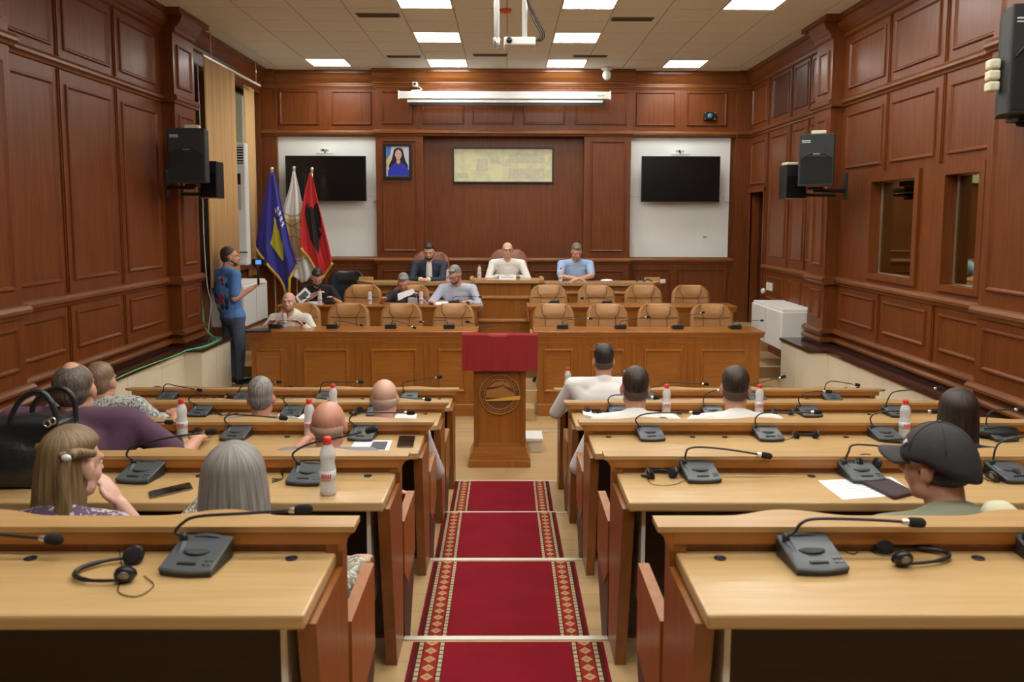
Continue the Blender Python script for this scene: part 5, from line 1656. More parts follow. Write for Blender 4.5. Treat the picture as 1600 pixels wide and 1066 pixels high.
person('cropped-haired man with glasses and white shirt, fourth row right, further from the aisle', (hx.x, 5.12, hx.z), 0, (hx.x + .02, 5.0, Z2 + .40),
       hands=(None, None), shirt=white_shirt, sleeve='long', hair='fade', hairmat=hair_dkbrown, extra={'fade': hair_fade}, trousers=navy_tr, floor_z=Z2, scale=1.1, broad=1.15, hyaw=R(-14), glasses=True)
hx = at(1496, 650, Y=3.98)
person('woman with long dark brown hair, third row right', (hx.x, 3.98, hx.z), 0, (hx.x, 3.82, Z3 + .40),
       hands=(None, None), skin='skinpale', shirt=plain('dark_top', (.02, .02, .025), .85), sleeve='long', hair='long', hairmat=hair_dklong, extra={'hw': .98, 'hl': .26}, female=True, trousers=navy_tr, floor_z=Z3, hyaw=R(-18))
sage = plain('sage_shirt', (.26, .27, .19), .85, vary=.06, bump=.15, bscale=30)
hx = at(1462, 728, Y=2.72)
t, hp, H, _ = person('man in a dark baseball cap and sage shirt, second row right', (hx.x, 2.72, hx.z), 0, (hx.x + .03, 2.62, Z4 + .38),
       hands=(None, None), shirt=sage, sleeve='short', hair='fringe', hairmat=hair_dkbrown, trousers=navy_tr, floor_z=Z4, scale=1.08, hyaw=R(38), hpitch=.05)
capm = plain('charcoal_cap', (.035, .034, .036), .8, vary=.1, vscale=20, bump=.2, bscale=300)
m = MB(); nr = 10; na = 36
for i in range(nr + 1):
    th = pi / 2 * i / nr
    for j in range(na):
        a = 2 * pi * j / na; rr_ = sin(th)
        m.v.append(hp(.098 * rr_ * cos(a), .119 * rr_ * sin(a) - .014, .024 + .116 * cos(th) - (.055 * max(0, -sin(a)) * (i / nr) ** 3)))
for i in range(nr):
    for j in range(na): m.f.append((i * na + j, (i + 1) * na + j, (i + 1) * na + (j + 1) % na, i * na + (j + 1) % na)); m.sm.append(True)
cp = m.build('cap', capm, t); cp.modifiers.new('s', 'SOLIDIFY').thickness = .004
m = MB(); n = 14
for i in range(6):
    q = i / 5
    for j in range(n + 1):
        a = pi * (.14 + .72 * j / n); x = .085 * cos(a); y = .095 * sin(a)
        m.v.append(hp(x * (1 + .05 * q), y + .085 * q * sin(a) ** .6, .034 - .010 * q - .45 * x * x / .09 + .012))
for i in range(5):
    for j in range(n): m.f.append((i * (n + 1) + j, i * (n + 1) + j + 1, (i + 1) * (n + 1) + j + 1, (i + 1) * (n + 1) + j)); m.sm.append(True)
vz = m.build('visor', capm, cp); vz.modifiers.new('s', 'SOLIDIFY').thickness = .004
m = MB()
for k in range(6):
    a = 2 * pi * k / 6 + .5
    m.tube([hp(.0995 * sin(th) * cos(a), .1205 * sin(th) * sin(a) - .014, .0245 + .1175 * cos(th)) for th in [.1 + .2 * q for q in range(7)]], .0012, 4)
m.ell(hp(0, -.012, .142), (.008, .008, .004)); m.build('cap_stitching', 'micdark', cp)
m = MB(); m.tube([hp(-.060, .062, .085), hp(-.066, .066, .07), hp(-.060, .075, .062)], .003, 5); m.tube([hp(-.068, .055, .078), hp(-.058, .072, .074)], .003, 5); m.build('cap_emblem', 'labelw', cp)
m = MB(); pc_ = at(1548, 800, Y=2.5)
m.ell((pc_.x + .03, 2.50, pc_.z - .01), (.055, .06, .045)); m.lathe([(.07, 0), (.072, .004), (.05, .008)], (pc_.x + .03, 2.50, pc_.z - .05), 24)
tag(put(remesh(m, .007, 2), 'sun_hat', plain('pale_canvas', (.66, .64, .45), .9), None, (0, 0, 0)), 'pale cream hat just showing above the nearest right ledge, far right', 'hat')

# --- front rows
hx = at(451, 472, Y=10.56)
bald_front, hp, H, _ = person('bald man with a goatee in a cream shirt behind the left front desk', (hx.x, 10.56, hx.z), pi, (hx.x - .02, 10.74, .3 + .48),
       hands=((hx.x + .23, 10.34, 1.10), (hx.x - .20, 10.34, 1.10)), skin='skinpale', shirt=cream_shirt, sleeve='long', hair='bald', beard=plain('grey_goatee', (.25, .18, .14), .8), trousers=navy_tr, floor_z=.3, scale=1.06, broad=1.05)
hx = at(494, 434, Y=12.0)
person('dark-haired bearded man in black reading a sheet, at the far left', (hx.x + .02, 11.98, hx.z), pi, (hx.x + .12, 12.1, .45 + .48),
       hands=((hx.x + .30, 11.72, 1.30), (hx.x + .08, 11.66, 1.38)), shirt=plain('black_tshirt', (.012, .012, .014), .85), sleeve='short', hair='short', hairmat=hair_black, beard=hair_black, hyaw=pi + .3, hpitch=.55, trousers=navy_tr, floor_z=.45)
hx = at(632, 440, Y=12.0)
person('grey-haired man in a dark shirt writing and holding up a white sheet', (hx.x, 11.88, hx.z - .01), pi, (hx.x, 12.05, .45 + .44),
       hands=((hx.x + .10 + .16, 11.62, 1.33), (hx.x - .27, 11.62, 1.28)), shirt=plain('charcoal_navy_shirt', (.03, .035, .05), .85), sleeve='short', hair='flat', hairmat=hair_greymix, hpitch=.45, trousers=navy_tr, floor_z=.45, skin='skinred')
hx = at(711, 430, Y=12.0)
chk = checked('blue_check_shirt', (.40, .45, .60), (.68, .70, .78), .022)
person('grey-haired bearded man in a blue checked shirt leaning on the upper desk', (hx.x, 11.92, hx.z), pi, (hx.x + .05, 12.1, .45 + .50),
       hands=((hx.x + .22, 11.62, 1.26), (hx.x - .30, 11.60, 1.27)), shirt=chk, sleeve='long', hair='flat', hairmat=hair_greymix, beard=plain('pepper_beard', (.10, .08, .07), .8), hyaw=pi - .55, hpitch=.42, glasses=True, trousers=navy_tr, floor_z=.45, broad=1.1, scale=1.05)
hx = at(670, 394, Y=12.8)
person('man in a dark blue suit and open white shirt on the dais', (hx.x, 12.82, hx.z), pi, (hx.x, 12.98, .75 + .50),
       hands=((hx.x + .02, 12.52, 1.515), (hx.x - .10, 12.52, 1.515)), shirt=plain('navy_suit', (.018, .03, .055), .7, vary=.1), jacket=white_shirt, sleeve='long', hair='short', hairmat=hair_black, beard=hair_black, hpitch=.3, trousers=navy_tr, floor_z=.75, broad=1.12, scale=1.04)
hx = at(793, 391, Y=12.8)
person('bald man in glasses and white shirt at the middle of the dais', (hx.x, 12.82, hx.z), pi, (hx.x, 12.98, .75 + .54),
       hands=((hx.x + .18, 12.52, 1.555), (hx.x - .14, 12.54, 1.56)), skin='skinpale', shirt=white_shirt, sleeve='long', hair='bald', glasses=True, hyaw=pi + .1, hpitch=.08, trousers=navy_tr, floor_z=.75, broad=1.12, scale=1.04)
hx = at(901, 394, Y=12.8)
person('short-haired man in a light blue polo shirt, arms folded, right side of the dais', (hx.x, 12.80, hx.z), pi, (hx.x + .02, 12.98, .75 + .50),
       hands=((hx.x + .0, 12.52, 1.525), (hx.x - .02, 12.56, 1.53)), shirt=plain('light_blue_polo', (.36, .52, .76), .85, vary=.05), sleeve='short', hair='short', hairmat=hair_greymix if 0 else strands('hair_brown_grey', (.10, .08, .06), (.28, .24, .2), 90), hyaw=pi + .12, hpitch=.42, trousers=navy_tr, floor_z=.75, broad=1.12, scale=1.02,
       pole=((1, -.3, -.4), (-1, -.3, -.4)))

# --- cameraman standing at the left end of the front desk
hx = at(361, 402, Y=10.62)
tsh = plain('blue_tshirt', (.10, .25, .63), .85, vary=.05, bump=.2, bscale=15)
jeans = plain('blue_jeans', (.075, .105, .16), .85, vary=.2, vscale=12)
hd = at(405, 440, Y=10.5)
cm, hp, H, arms = person('standing bearded man in a blue printed t-shirt filming with a camera at the far left', (hx.x - .01, 10.62, hx.z), R(-38), (hx.x + .0, 10.62, 1.06), hands=((hx.x - .16, 10.76, 1.16), at(395, 450, Y=10.55)), skin='skin', shirt=tsh, sleeve='short',
       hyaw=R(-70), hair='crew', hairmat=hair_dkbrown, beard=hair_dkbrown, trousers=jeans, sitting=False, floor_z=.3, scale=1.06, collar=True, pole=((-.5, .2, -1), (-.15, -.3, -1)), broad=.95)
# printed blocks on his back
bk = Vector((sin(R(-38)), -cos(R(-38)), 0)); rr2 = Vector((cos(R(-38)), sin(R(-38)), 0))
cb = Vector((hx.x - .0, 10.62, 0))
cols3 = {'r': plain('print_red', (.45, .04, .06), .8), 'n': plain('print_navy', (.02, .04, .12), .8), 'o': plain('print_orange', (.62, .25, .05), .8), 't': plain('print_teal', (.10, .30, .38), .8)}
lay = ['.tr.', 'rtnn', '.to.', 'n.rt', 'r.rn', '.onn']
for i, row in enumerate(lay):
    for j, ch_ in enumerate(row):
        if ch_ == '.': continue
        x = (j - 1.5) * .075; z = 1.66 - i * .068
        u = x / .2
        c = cb + rr2 * (x * 1.0) + bk * (.158 - .05 * u * u + (.012 if z < 1.5 else .006)) + Vector((0, 0, z))
        m = MB(); m.ell(c, (.040, .014, .037), Matrix.Rotation(R(-38), 3, 'Z'), 8, 6); m.build('shirt_print', cols3[ch_], cm)
t = thing('video_camera', 'small black camera rig with a lit blue screen held by the standing man', 'camera', (hd.x, 10.42, hd.z + .06))
cc = Vector((hd.x + .02, 10.40, hd.z + .04))
MB().cap(cc + Vector((0, 0, -.06)), .016, cc + Vector((0, 0, .10)), .014).build('grip', 'black', t)
MB().tube([cc + Vector((.0, 0, .10)), cc + Vector((-.05, 0, .17)), cc + Vector((-.03, 0, .22))], .012, 8).build('gimbal_arm', 'black', t)
MB().box(cc.x - .07, cc.x + .09, cc.y - .03, cc.y + .03, cc.z + .17, cc.z + .25, .006).build('body', 'black', t)
MB().box(cc.x - .02, cc.x + .05, cc.y - .035, cc.y - .031, cc.z + .185, cc.z + .24).build('display', plain('lit_display', (.10, .28, .75), .3, emit=1.0), t)
m = MB(); m.lathe([(.03, 0), (.03, .06), (.025, .065)], (cc.x + .06, cc.y + .03, cc.z + .21), 12, Matrix.Rotation(-pi / 2, 3, 'X')); m.build('lens', 'micdark', t)

# ================================================================== conference microphones
GR = 'conference microphone units'


def mic_base(t, o, rot, w=.142, dp=.135):
    Mz = Matrix.Rotation(rot, 3, 'Z'); o = Vector(o)

    def fin(m, nm, mt, par):
        m.v = [Mz @ q + o for q in m.v]; return m.build(nm, mt, par)
    hw = w / 2; hd = dp / 2
    m = MB(); n = 8
    # skirt (dark) and lid (grey), the front bowed out
    fr = [(-hw * .97 + 2 * hw * .97 * k / n, -hd - .010 * sin(pi * k / n)) for k in range(n + 1)]
    ol = fr + [(hw * .97, hd), (-hw * .97, hd)]
    H = lambda y: .020 + .034 * ((y + hd) / (2 * hd))
    k = len(ol)
    v = [(x * .97, y * .97, .001) for x, y in ol] + [(x, y, H(y) - .006) for x, y in ol]
    m.add(v, [tuple(range(k)), tuple(range(2 * k - 1, k - 1, -1))] + [(i, (i + 1) % k, k + (i + 1) % k, k + i) for i in range(k)])
    sk = fin(m, 'housing', 'micdark', t)
    m = MB()
    v = [(x * 1.01, y * 1.01, H(y) - .006) for x, y in ol] + [(x * 1.01, y * 1.01, H(y) - .001) for x, y in ol] + [(x * .97, y * .97, H(y) + .002) for x, y in ol]
    f = [tuple(range(k)), tuple(range(3 * k - 1, 2 * k - 1, -1))]
    for a in (0, 1): f += [(a * k + i, a * k + (i + 1) % k, (a + 1) * k + (i + 1) % k, (a + 1) * k + i) for i in range(k)]
    m.add(v, f)
    lid = fin(m, 'lid', 'mic', t)
    # raised grille bump at the back, dish for the loudspeaker
    m = MB(); m.prism([(-.045, .0), (-.03, .007), (.0, .010), (.03, .007), (.045, .0)], 'Y', 0, 1)
    m.v = [Vector((q.x, hd - .012 + .016 * q.y, q.z + H(hd) - .004)) for q in m.v]; fin(m, 'back_crest', 'mic', lid)
    m = MB(); m.ell((0, .012, H(.012) - .0015), (.040, .034, .0030), None, 16, 6); fin(m, 'speaker_dome', plain('mic_mesh', (.05, .058, .062), .5, bump=.5, bscale=700) if 'mic_mesh' not in bpy.data.materials else bpy.data.materials['mic_mesh'], lid)
    m = MB(); m.box(-.028, .022, -hd + .012, -hd + .024, H(-hd + .02) - .001, H(-hd + .02) + .0045, .002); fin(m, 'talk_button', 'micdark', lid)
    for (x, y) in ((.044, -.035), (.057, -.035), (.044, -.05), (.057, -.05)):
        m = MB(); m.box(x - .005, x + .005, y - .004, y + .004, H(y), H(y) + .004, .001); fin(m, 'small_button', 'phonerim' if x < .06 else 'micdark', lid)
    m = MB(); m.cap((-.052, hd - .035, H(hd - .035) - .002), .012, (-.045, -.01, H(-.01) - .006), .008, 8); fin(m, 'stem_rest', 'mic', lid)
    m = MB(); m.lathe([(.011, 0), (.010, .018), (.006, .026)], (-.054, hd - .03, H(hd - .03) - .002), 12); fin(m, 'stem_socket', 'micdark', lid)
    return Mz @ Vector((-.054, hd - .03, H(hd - .03) + .018)) + o


mproto = {}


def on_desk(p, lim):
    """keep a thing that stands on an audience desk clear of the raised ledge"""
    p = Vector(p)
    for i in T:
        if abs(p.z - (T[i] + .75)) < .002 and abs(p.y - D[i] + .25) < .35 and p.y > D[i] - lim:
            q = D[i] - lim; p = Vector((p.x * q / p.y, q, p.z))
    return p



def mic(label, u, v, z, goose, rot=0, plane=.055, yb=None, tipr=1.0):
    o = at(u, v, Z=z + .028) if yb is None else at(u, v, Y=yb)
    if yb is None:                                       # stay on the desktop, clear of the ledge
        i = min(T, key=lambda q: abs(T[q] + .75 - z)); lim = D[i] - .142
        if o.y > lim: o = at(u, v, Y=lim)
    o.z = z + .0005
    if 'p' not in mproto:
        t = thing('conference_microphone', label, 'microphone', o, GR); mic_base(t, o, 0); mproto['p'] = t
        src = None
    else:
        src = mproto['p']; t = src.copy(); COL.objects.link(t); t.location = o; t['label'] = label
        for c in [c for c in src.children if c.name.split('.')[0] in ('housing', 'lid')]: copy_tree(c, t)
    # base children inherit the turn of the root; the stem is laid out in the turned frame
    t.rotation_euler = (0, 0, rot)
    Mz = Matrix.Rotation(rot, 3, 'Z')
    s0 = Mz @ Vector((-.054, .0375, .064)) + o
    Yp = s0.y + (plane - .055)
    pts = [s0] + [at(a, b, Y=Yp) for a, b in goose]
    pts = catmull(pts, 6)
    loc = lambda m: [Mz.inverted() @ (q - o) for q in m.v]
    m = MB(); m.tube(pts[:-1] + [pts[-1]], .0042, 7); m.v = loc(m); st = m.build('gooseneck', 'micdark', t, org=(0, 0, 0))
    d = (pts[-1] - pts[-3]).normalized()
    m = MB(); m.cap(pts[-1] - d * .012, .0085, pts[-1] + d * .004, .0085, 10); m.v = loc(m); m.build('collar_ring', 'metal', st, org=(0, 0, 0))
    m = MB(); m.cap(pts[-1] + d * .008, .0135 * tipr, pts[-1] + d * .032, .0135 * tipr, 12); m.v = loc(m); m.build('foam_windshield', 'foam', t, org=(0, 0, 0))
    return t


def headset(label, c, rot=0, r=.072, lift=0.0, cups=((-1, .0), (1, .0)), arc=(0, pi), cable=None, tilt=0.0, flat=1.0):
    """headphones lying on a desk; c = world centre, opening towards -x' """
    c = on_desk(c, .12); Mz = Matrix.Rotation(rot, 3, 'Z') @ Matrix.Rotation(tilt, 3, 'X')
    t = thing('headset', label, 'headphones', c, 'interpreting headsets')
    pts = [(r * 1.05 * cos(a), r * flat * 1.35 * sin(a), .012 + lift) for a in [arc[0] + (arc[1] - arc[0]) * k / 20 for k in range(21)]]
    m = MB(); m.tube([Mz @ Vector(p) + c for p in pts], [.0045 + .002 * (4 < k < 16) for k in range(21)], 7); m.build('headband', 'black', t)
    for s, off in cups:
        q = Vector((s * r * 1.0, -.012 + off, .022)); m = MB()
        RM = Mz @ Matrix.Rotation(s * .35, 3, 'Y')
        m.ell(Mz @ q + c, (.012, .026, .023), RM, 12, 8); cu = m.build('earcup', 'black', t)
        m = MB(); m.ell(Mz @ (q - Vector((s * .012, 0, 0))) + c, (.009, .027, .024), RM, 12, 8); m.build('ear_cushion', 'foam', cu)
        m = MB(); m.ell(Mz @ (q + Vector((s * .010, 0, .002))) + c, (.004, .014, .013), RM, 10, 6); m.build('cup_plate', 'phonerim', cu)
    if cable:
        m = MB(); m.tube(catmull([Vector(p) for p in cable], 6), .0014, 5); m.build('cable', 'cable', t)
    return t


def bottle(label, p, h=.215, level=.8, grp='water bottles'):
    """clear bottle with red cap standing on a top"""
    p = on_desk(p, .118); k = h / .215
    t = thing('water_bottle', label, 'bottle', p, grp)
    prof = [(.024, 0), (.030, .004), (.031, .02), (.0295, .05), (.0300, .085), (.0275, .105), (.0255, .12), (.0285, .140), (.029, .152), (.024, .172), (.014, .190), (.0125, .198)]
    m = MB(); m.lathe([(a * k, b * k + .0005) for a, b in prof], p, 18); b = m.build('bottle_body', 'pet', t)
    m = MB(); m.lathe([(.027 * k, .003 * k), (.0275 * k, .08 * k), (.024 * k, .118 * k), (.024 * k, .125 * k)], p, 14); m.build('water', MW['water'], t)
    m = MB(); m.lathe([(.0308 * k, .055 * k), (.0308 * k, .092 * k)], p, 18); l = m.build('label', 'pet', t)
    m = MB()
    for q in range(5):
        a = -pi / 2 - .5 + .25 * q
        for (z0, z1) in ((.066, .082),):
            c = p + Vector((.0312 * k * cos(a), .0312 * k * sin(a), 0)); m.box(c.x - .0026 * k, c.x + .0026 * k, c.y - .0006, c.y + .0006, p.z + z0 * k, p.z + z1 * k)
    m.box(p.x - .016 * k, p.x + .016 * k, p.y - .0318 * k, p.y - .0312 * k, p.z + .060 * k, p.z + .0625 * k)
    m.build('red_lettering', 'redlabel', l)
    m = MB(); m.lathe([(.0150 * k, .195 * k), (.0155 * k, .197 * k), (.0155 * k, .212 * k), (.013 * k, .215 * k)], p, 16); m.build('cap', 'redcap', t)
    m = MB(); m.lathe([(.017 * k, .190 * k), (.017 * k, .194 * k)], p, 14); m.build('neck_ring', 'redcap', b)
    return t


def water_mat():
    m = bpy.data.materials.new('water_in_bottle'); m.use_nodes = True; t = m.node_tree; t.nodes.clear()
    o = t.nodes.new('ShaderNodeOutputMaterial'); mx = t.nodes.new('ShaderNodeMixShader'); mx.inputs[0].default_value = .35
    tr = t.nodes.new('ShaderNodeBsdfTransparent'); tr.inputs[0].default_value = (.93, .95, .95, 1)
    d = t.nodes.new('ShaderNodeBsdfDiffuse'); d.inputs[0].default_value = (.82, .84, .85, 1)
    t.links.new(tr.outputs[0], mx.inputs[1]); t.links.new(d.outputs[0], mx.inputs[2]); t.links.new(mx.outputs[0], o.inputs[0]); return m


MW['water'] = water_mat()


def sheet(name, label, corners, z, lines=6, photo=None, cat='paper', th=.0012, mat='paper', group=None):
    """flat paper given by four pixel corners on a horizontal plane"""
    P = [at(u, v, Z=z + th) for u, v in corners]
    c = sum(P, Vector()) / 4
    t = thing(name, label, cat, (c.x, c.y, z), group)
    m = MB(); m.add([(p.x, p.y, z + .0004) for p in P] + [(p.x, p.y, z + th) for p in P], [(0, 1, 2, 3), (7, 6, 5, 4), (0, 4, 5, 1), (1, 5, 6, 2), (2, 6, 7, 3), (3, 7, 4, 0)])
    sh = m.build('page', mat, t)
    L = lambda a, b: P[0] * (1 - a) * (1 - b) + P[1] * a * (1 - b) + P[2] * a * b + P[3] * (1 - a) * b

    def quad(a0, a1, b0, b1, mt, nm):
        q = [L(a0, b0), L(a1, b0), L(a1, b1), L(a0, b1)]; m = MB()
        m.add([(p.x, p.y, z + th + .0001) for p in q] + [(p.x, p.y, z + th + .0005) for p in q], [(0, 1, 2, 3), (7, 6, 5, 4), (0, 4, 5, 1), (1, 5, 6, 2), (2, 6, 7, 3), (3, 7, 4, 0)]); m.build(nm, mt, sh)
    if photo: quad(*photo, 'ink', 'printed_photo')
    if lines:
        m = MB()
        for k in range(lines):
            b = .15 + .7 * k / lines; e = .85 if k % 3 else .6
            q = [L(.12, b), L(e, b), L(e, b + .022), L(.12, b + .022)]
            m.add([(p.x, p.y, z + th + .0001) for p in q] + [(p.x, p.y, z + th + .0004) for p in q], [(0, 1, 2, 3), (7, 6, 5, 4), (0, 4, 5, 1), (1, 5, 6, 2), (2, 6, 7, 3), (3, 7, 4, 0)])
        m.build('printed_lines', 'inklight', sh)
    return t


def phone(label, corners, z, th=.009, name='mobile_phone', cat='phone', mat='phone', rim='phonerim'):
    P = [at(u, v, Z=z + th) for u, v in corners]; c = sum(P, Vector()) / 4
    t = thing(name, label, cat, (c.x, c.y, z))
    for nm, mt, z0, z1, s in (('body', rim, .0008, th - .0012, 1.0), ('glass_face' if name == 'mobile_phone' else 'cover', mat, th - .0012, th, .965)):
        q = []
        for i in range(4):                                   # rounded corners
            a = P[i]; b = P[(i + 1) % 4]; d = P[i - 1]
            q += [a + (d - a).normalized() * .008, a + ((d - a).normalized() + (b - a).normalized()) * .0022, a + (b - a).normalized() * .008]
        q = [c + (p - c) * s for p in q]; n = len(q)
        m = MB(); m.add([(p.x, p.y, z + z0) for p in q] + [(p.x, p.y, z + z1) for p in q], [tuple(range(n)), tuple(range(2 * n - 1, n - 1, -1))] + [(k, (k + 1) % n, n + (k + 1) % n, n + k) for k in range(n)])
        m.build(nm, mt, t)
    return t


# ---------------- nearest row
z = dz(5)
mic('microphone unit on the nearest left desk, right of the curled headset', 308, 868, z, [(274, 832), (285, 818), (310, 807), (390, 802), (462, 797)], R(-6))
mic('microphone mostly outside the left edge, its stem tip above the nearest left desk', -150, 868, z, [(-175, 836), (-160, 826), (-120, 826), (-20, 834), (72, 842)], 0)
headset('curled headset lying on the nearest left desk', at(192, 896, Z=z) , R(100), .066, arc=(-.1, pi + .1), flat=1.25, cups=((-1, -.01), (1, -.0)),
        cable=[at(225, 900, Z=z + .004), at(240, 915, Z=z + .003), at(215, 932, Z=z + .003), at(185, 925, Z=z + .003), at(190, 900, Z=z + .003), at(188, 870, Z=z + .003), at(183, 848, Z=z + .01)])
mic('microphone unit on the nearest right desk, left of the black headset', 1268, 866, z, [(1241, 832), (1252, 818), (1275, 811), (1350, 812), (1420, 816)], R(5))
headset('black headset on the nearest right desk, band looping to the right', at(1402, 866, Z=z), R(-86), .052, arc=(-.1, pi + .1), flat=2.0, cups=((-1, .0), (1, .0)),
        cable=[at(1405, 868, Z=z + .004), at(1375, 868, Z=z + .003), at(1350, 855, Z=z + .003), at(1335, 866, Z=z + .003), at(1320, 862, Z=z + .005)])
mic('microphone unit cut off by the right edge on the nearest right desk', 1648, 862, z, [(1622, 828), (1635, 815), (1670, 810), (1740, 812)], 0)
# ---------------- second row
z = dz(4)
mic('microphone unit behind the blonde woman on the second left desk', 220, 738, z, [(198, 712), (204, 700), (222, 694), (265, 684), (322, 676)], R(-8))
mic('microphone unit left of the big water bottle on the second left desk', 481, 741, z, [(457, 712), (466, 702), (490, 692), (530, 684), (572, 674)], R(-6))
bottle('water bottle nearest the camera, on the second left desk', at(513, 772, Z=z), .225)
phone('dark mobile phone lying askew on the second left desk', [(231, 768), (297, 753), (302, 762), (235, 777)], z)
m = MB()
for k in range(3): m.tube(catmull([at(425 + 3 * k, 728, Z=z + .004), at(440, 734 + 3 * k, Z=z + .004), at(441, 748, Z=z + .004), at(425, 748 + 3 * k, Z=z + .004)], 5), .0022, 5)
tag(m.build('coiled_cable', 'cable'), 'loops of thin black cable right of the grey-haired woman', 'cable')
mic('microphone unit with a headset on its left on the second right desk', 1094, 733, z, [(1072, 708), (1077, 701), (1097, 699), (1140, 703), (1190, 711)], R(4))
headset('headset tucked against the left of a microphone on the second right desk', at(1032, 739, Z=z), R(8), .055, arc=(0, pi), flat=.6, tilt=.1,
        cable=[at(1010, 745, Z=z + .003), at(1020, 757, Z=z + .003), at(1050, 758, Z=z + .003), at(1068, 752, Z=z + .003)])
mic('microphone unit behind the white sheet on the second right desk', 1346, 730, z, [(1326, 706), (1330, 697), (1345, 695), (1380, 698), (1420, 704)], R(6))
headset('headset hooked over the stem of the microphone behind the white sheet', at(1352, 722, Z=z + .045), R(0), .040, arc=(0, pi), flat=.5, tilt=1.0)
sheet('document', 'white printed sheet under the dark wallet on the second right desk', [(1278, 751), (1392, 745), (1432, 772), (1317, 781)], z, 6)
phone('dark folded wallet lying on the white sheet', [(1347, 752), (1388, 747), (1430, 768), (1397, 776)], z + .0025, .012, 'wallet', 'wallet', 'wallet', 'wallet')
mic('microphone unit right of the man in the cap, at the right edge', 1580, 724, z, [(1556, 700), (1566, 690), (1590, 684), (1640, 680)], R(8))
headset('headset lying below the microphone at the right edge', at(1565, 750, Z=z), R(15), .055, arc=(0, pi), flat=.7,
        cable=[at(1545, 752, Z=z + .003), at(1530, 742, Z=z + .003), at(1545, 732, Z=z + .003), at(1560, 735, Z=z + .003)])
# ---------------- third row
z = dz(3)
mic('microphone unit right of the purple polo man on the third left desk', 369, 675, z, [(351, 657), (355, 650), (368, 648), (400, 650), (437, 653)], R(-5))
headset('tangled black headset between the bottle and microphone on the third left desk', at(314, 676, Z=z), R(-60), .045, flat=.9)
phone('small black card holder under the elbow of the purple polo man', [(259, 682), (283, 681), (289, 694), (265, 696)], z, .012, 'card_holder', 'wallet', 'black', 'black')
bottle('water bottle right of the purple polo man on the third left desk', at(285, 676, Z=z))
mic('microphone unit behind the tanned bald man on the third left desk', 567, 676, z, [(546, 657), (552, 648), (568, 645), (600, 645), (636, 645)], R(-6))
bottle('water bottle left of the tanned bald head', at(484, 682, Z=z))
sheet('document', 'white sheet with a dark photograph right of the tanned bald man', [(556, 688), (613, 688), (607, 704), (545, 703)], z, 0, (.5, .9, .15, .95))
phone('dark mobile phone near the aisle on the third left desk', [(624, 681), (649, 681), (646, 697), (620, 697)], z)
mic('far stem tip over the third left desk, its unit outside the left edge', -10, 690, z, [(-30, 668), (-20, 660), (0, 655), (100, 660), (258, 660)], 0)
mic('microphone unit with headset loops, first from the aisle on the third right desk', 1016, 673, z, [(993, 657), (999, 650), (1015, 646), (1045, 645), (1082, 645)], R(4))
headset('headset looped behind the first microphone on the third right desk', at(1034, 664, Z=z), R(-25), .045, arc=(-.3, pi), flat=.9, tilt=.35)
mic('microphone unit second from the aisle on the third right desk', 1200, 673, z, [(1180, 656), (1186, 648), (1200, 645), (1235, 645), (1272, 644)], R(3))
headset('headset lying open right of the second microphone on the third right desk', at(1258, 677, Z=z), R(0), .062, arc=(0, pi), flat=.35,
        cable=[at(1240, 683, Z=z + .003), at(1225, 688, Z=z + .003), at(1212, 684, Z=z + .003), at(1225, 674, Z=z + .003)])
mic('microphone unit left of the bottle by the dark-haired woman on the third right desk', 1383, 670, z, [(1360, 654), (1368, 646), (1385, 643), (1420, 643), (1455, 643)], R(5))
bottle('water bottle left of the dark-haired woman', at(1413, 672, Z=z))
phone('dark glasses case in front of the cap visor on the third right desk', [(1384, 683), (1412, 684), (1408, 690), (1380, 688)], z, .014, 'glasses_case', 'case', 'black', 'black')
mic('microphone unit right of the dark-haired woman on the third right desk', 1562, 666, z, [(1542, 652), (1548, 644), (1562, 641), (1590, 640)], R(8))
t = thing('handbag', 'flat black bag lying right of the dark-haired woman', 'bag', at(1560, 686, Z=z))
bp_ = at(1557, 684, Z=z); m = MB(); m.ell((bp_.x, bp_.y, z + .035), (.13, .07, .033)); put(remesh(m, .009, 2), 'pouch', plain('black_nylon', (.015, .02, .022), .6, bump=.3, bscale=40), t, ORG[t.name])
m = MB(); m.tube(catmull([(bp_.x - .09, bp_.y - .03, z + .06), (bp_.x, bp_.y - .045, z + .072), (bp_.x + .09, bp_.y - .03, z + .06)]), .004, 5); m.build('zip', 'micdark', t)
# ---------------- fourth row
z = dz(2)
mic('microphone unit right of the bottle on the fourth left desk', 313, 640, z, [(295, 626), (299, 619), (310, 617), (330, 618), (355, 620)], R(-4))
sheet('document', 'white sheets by the elbow of the leaf-print shirt man', [(240, 641), (277, 642), (274, 652), (232, 650)], z, 4)
m = MB()
for k in range(3): m.tube(catmull([at(325 + 5 * k, 648, Z=z + .004), at(345, 640 + 2 * k, Z=z + .004), at(362, 643, Z=z + .004), at(350, 649, Z=z + .004), at(335 + 4 * k, 646, Z=z + .004)], 5), .0025, 5)
tag(m.build('coiled_cable', 'cable'), 'black cable coil right of the microphone on the fourth left desk', 'cable')
mic('microphone unit right of the short-grey-haired man on the fourth left desk', 457, 640, z, [(443, 625), (447, 619), (458, 618), (490, 621), (515, 625)], R(-3))
sheet('document', 'white sheet in front of the microphone right of the grey-haired man', [(436, 646), (478, 647), (476, 655), (430, 654)], z, 0)
bottle('water bottle midway along the fourth left desk', at(521, 641, Z=z))
mic('microphone unit hidden behind the stubbled bald head on the fourth left desk', 590, 640, z, [(600, 626), (615, 620), (640, 622), (664, 624)], R(0))
headset('headset left of the stubbled bald head', at(556, 643, Z=z), R(70), .045, flat=.7)
sheet('document', 'small white sheet right of the stubbled bald head', [(620, 646), (652, 647), (650, 654), (616, 653)], z, 0)
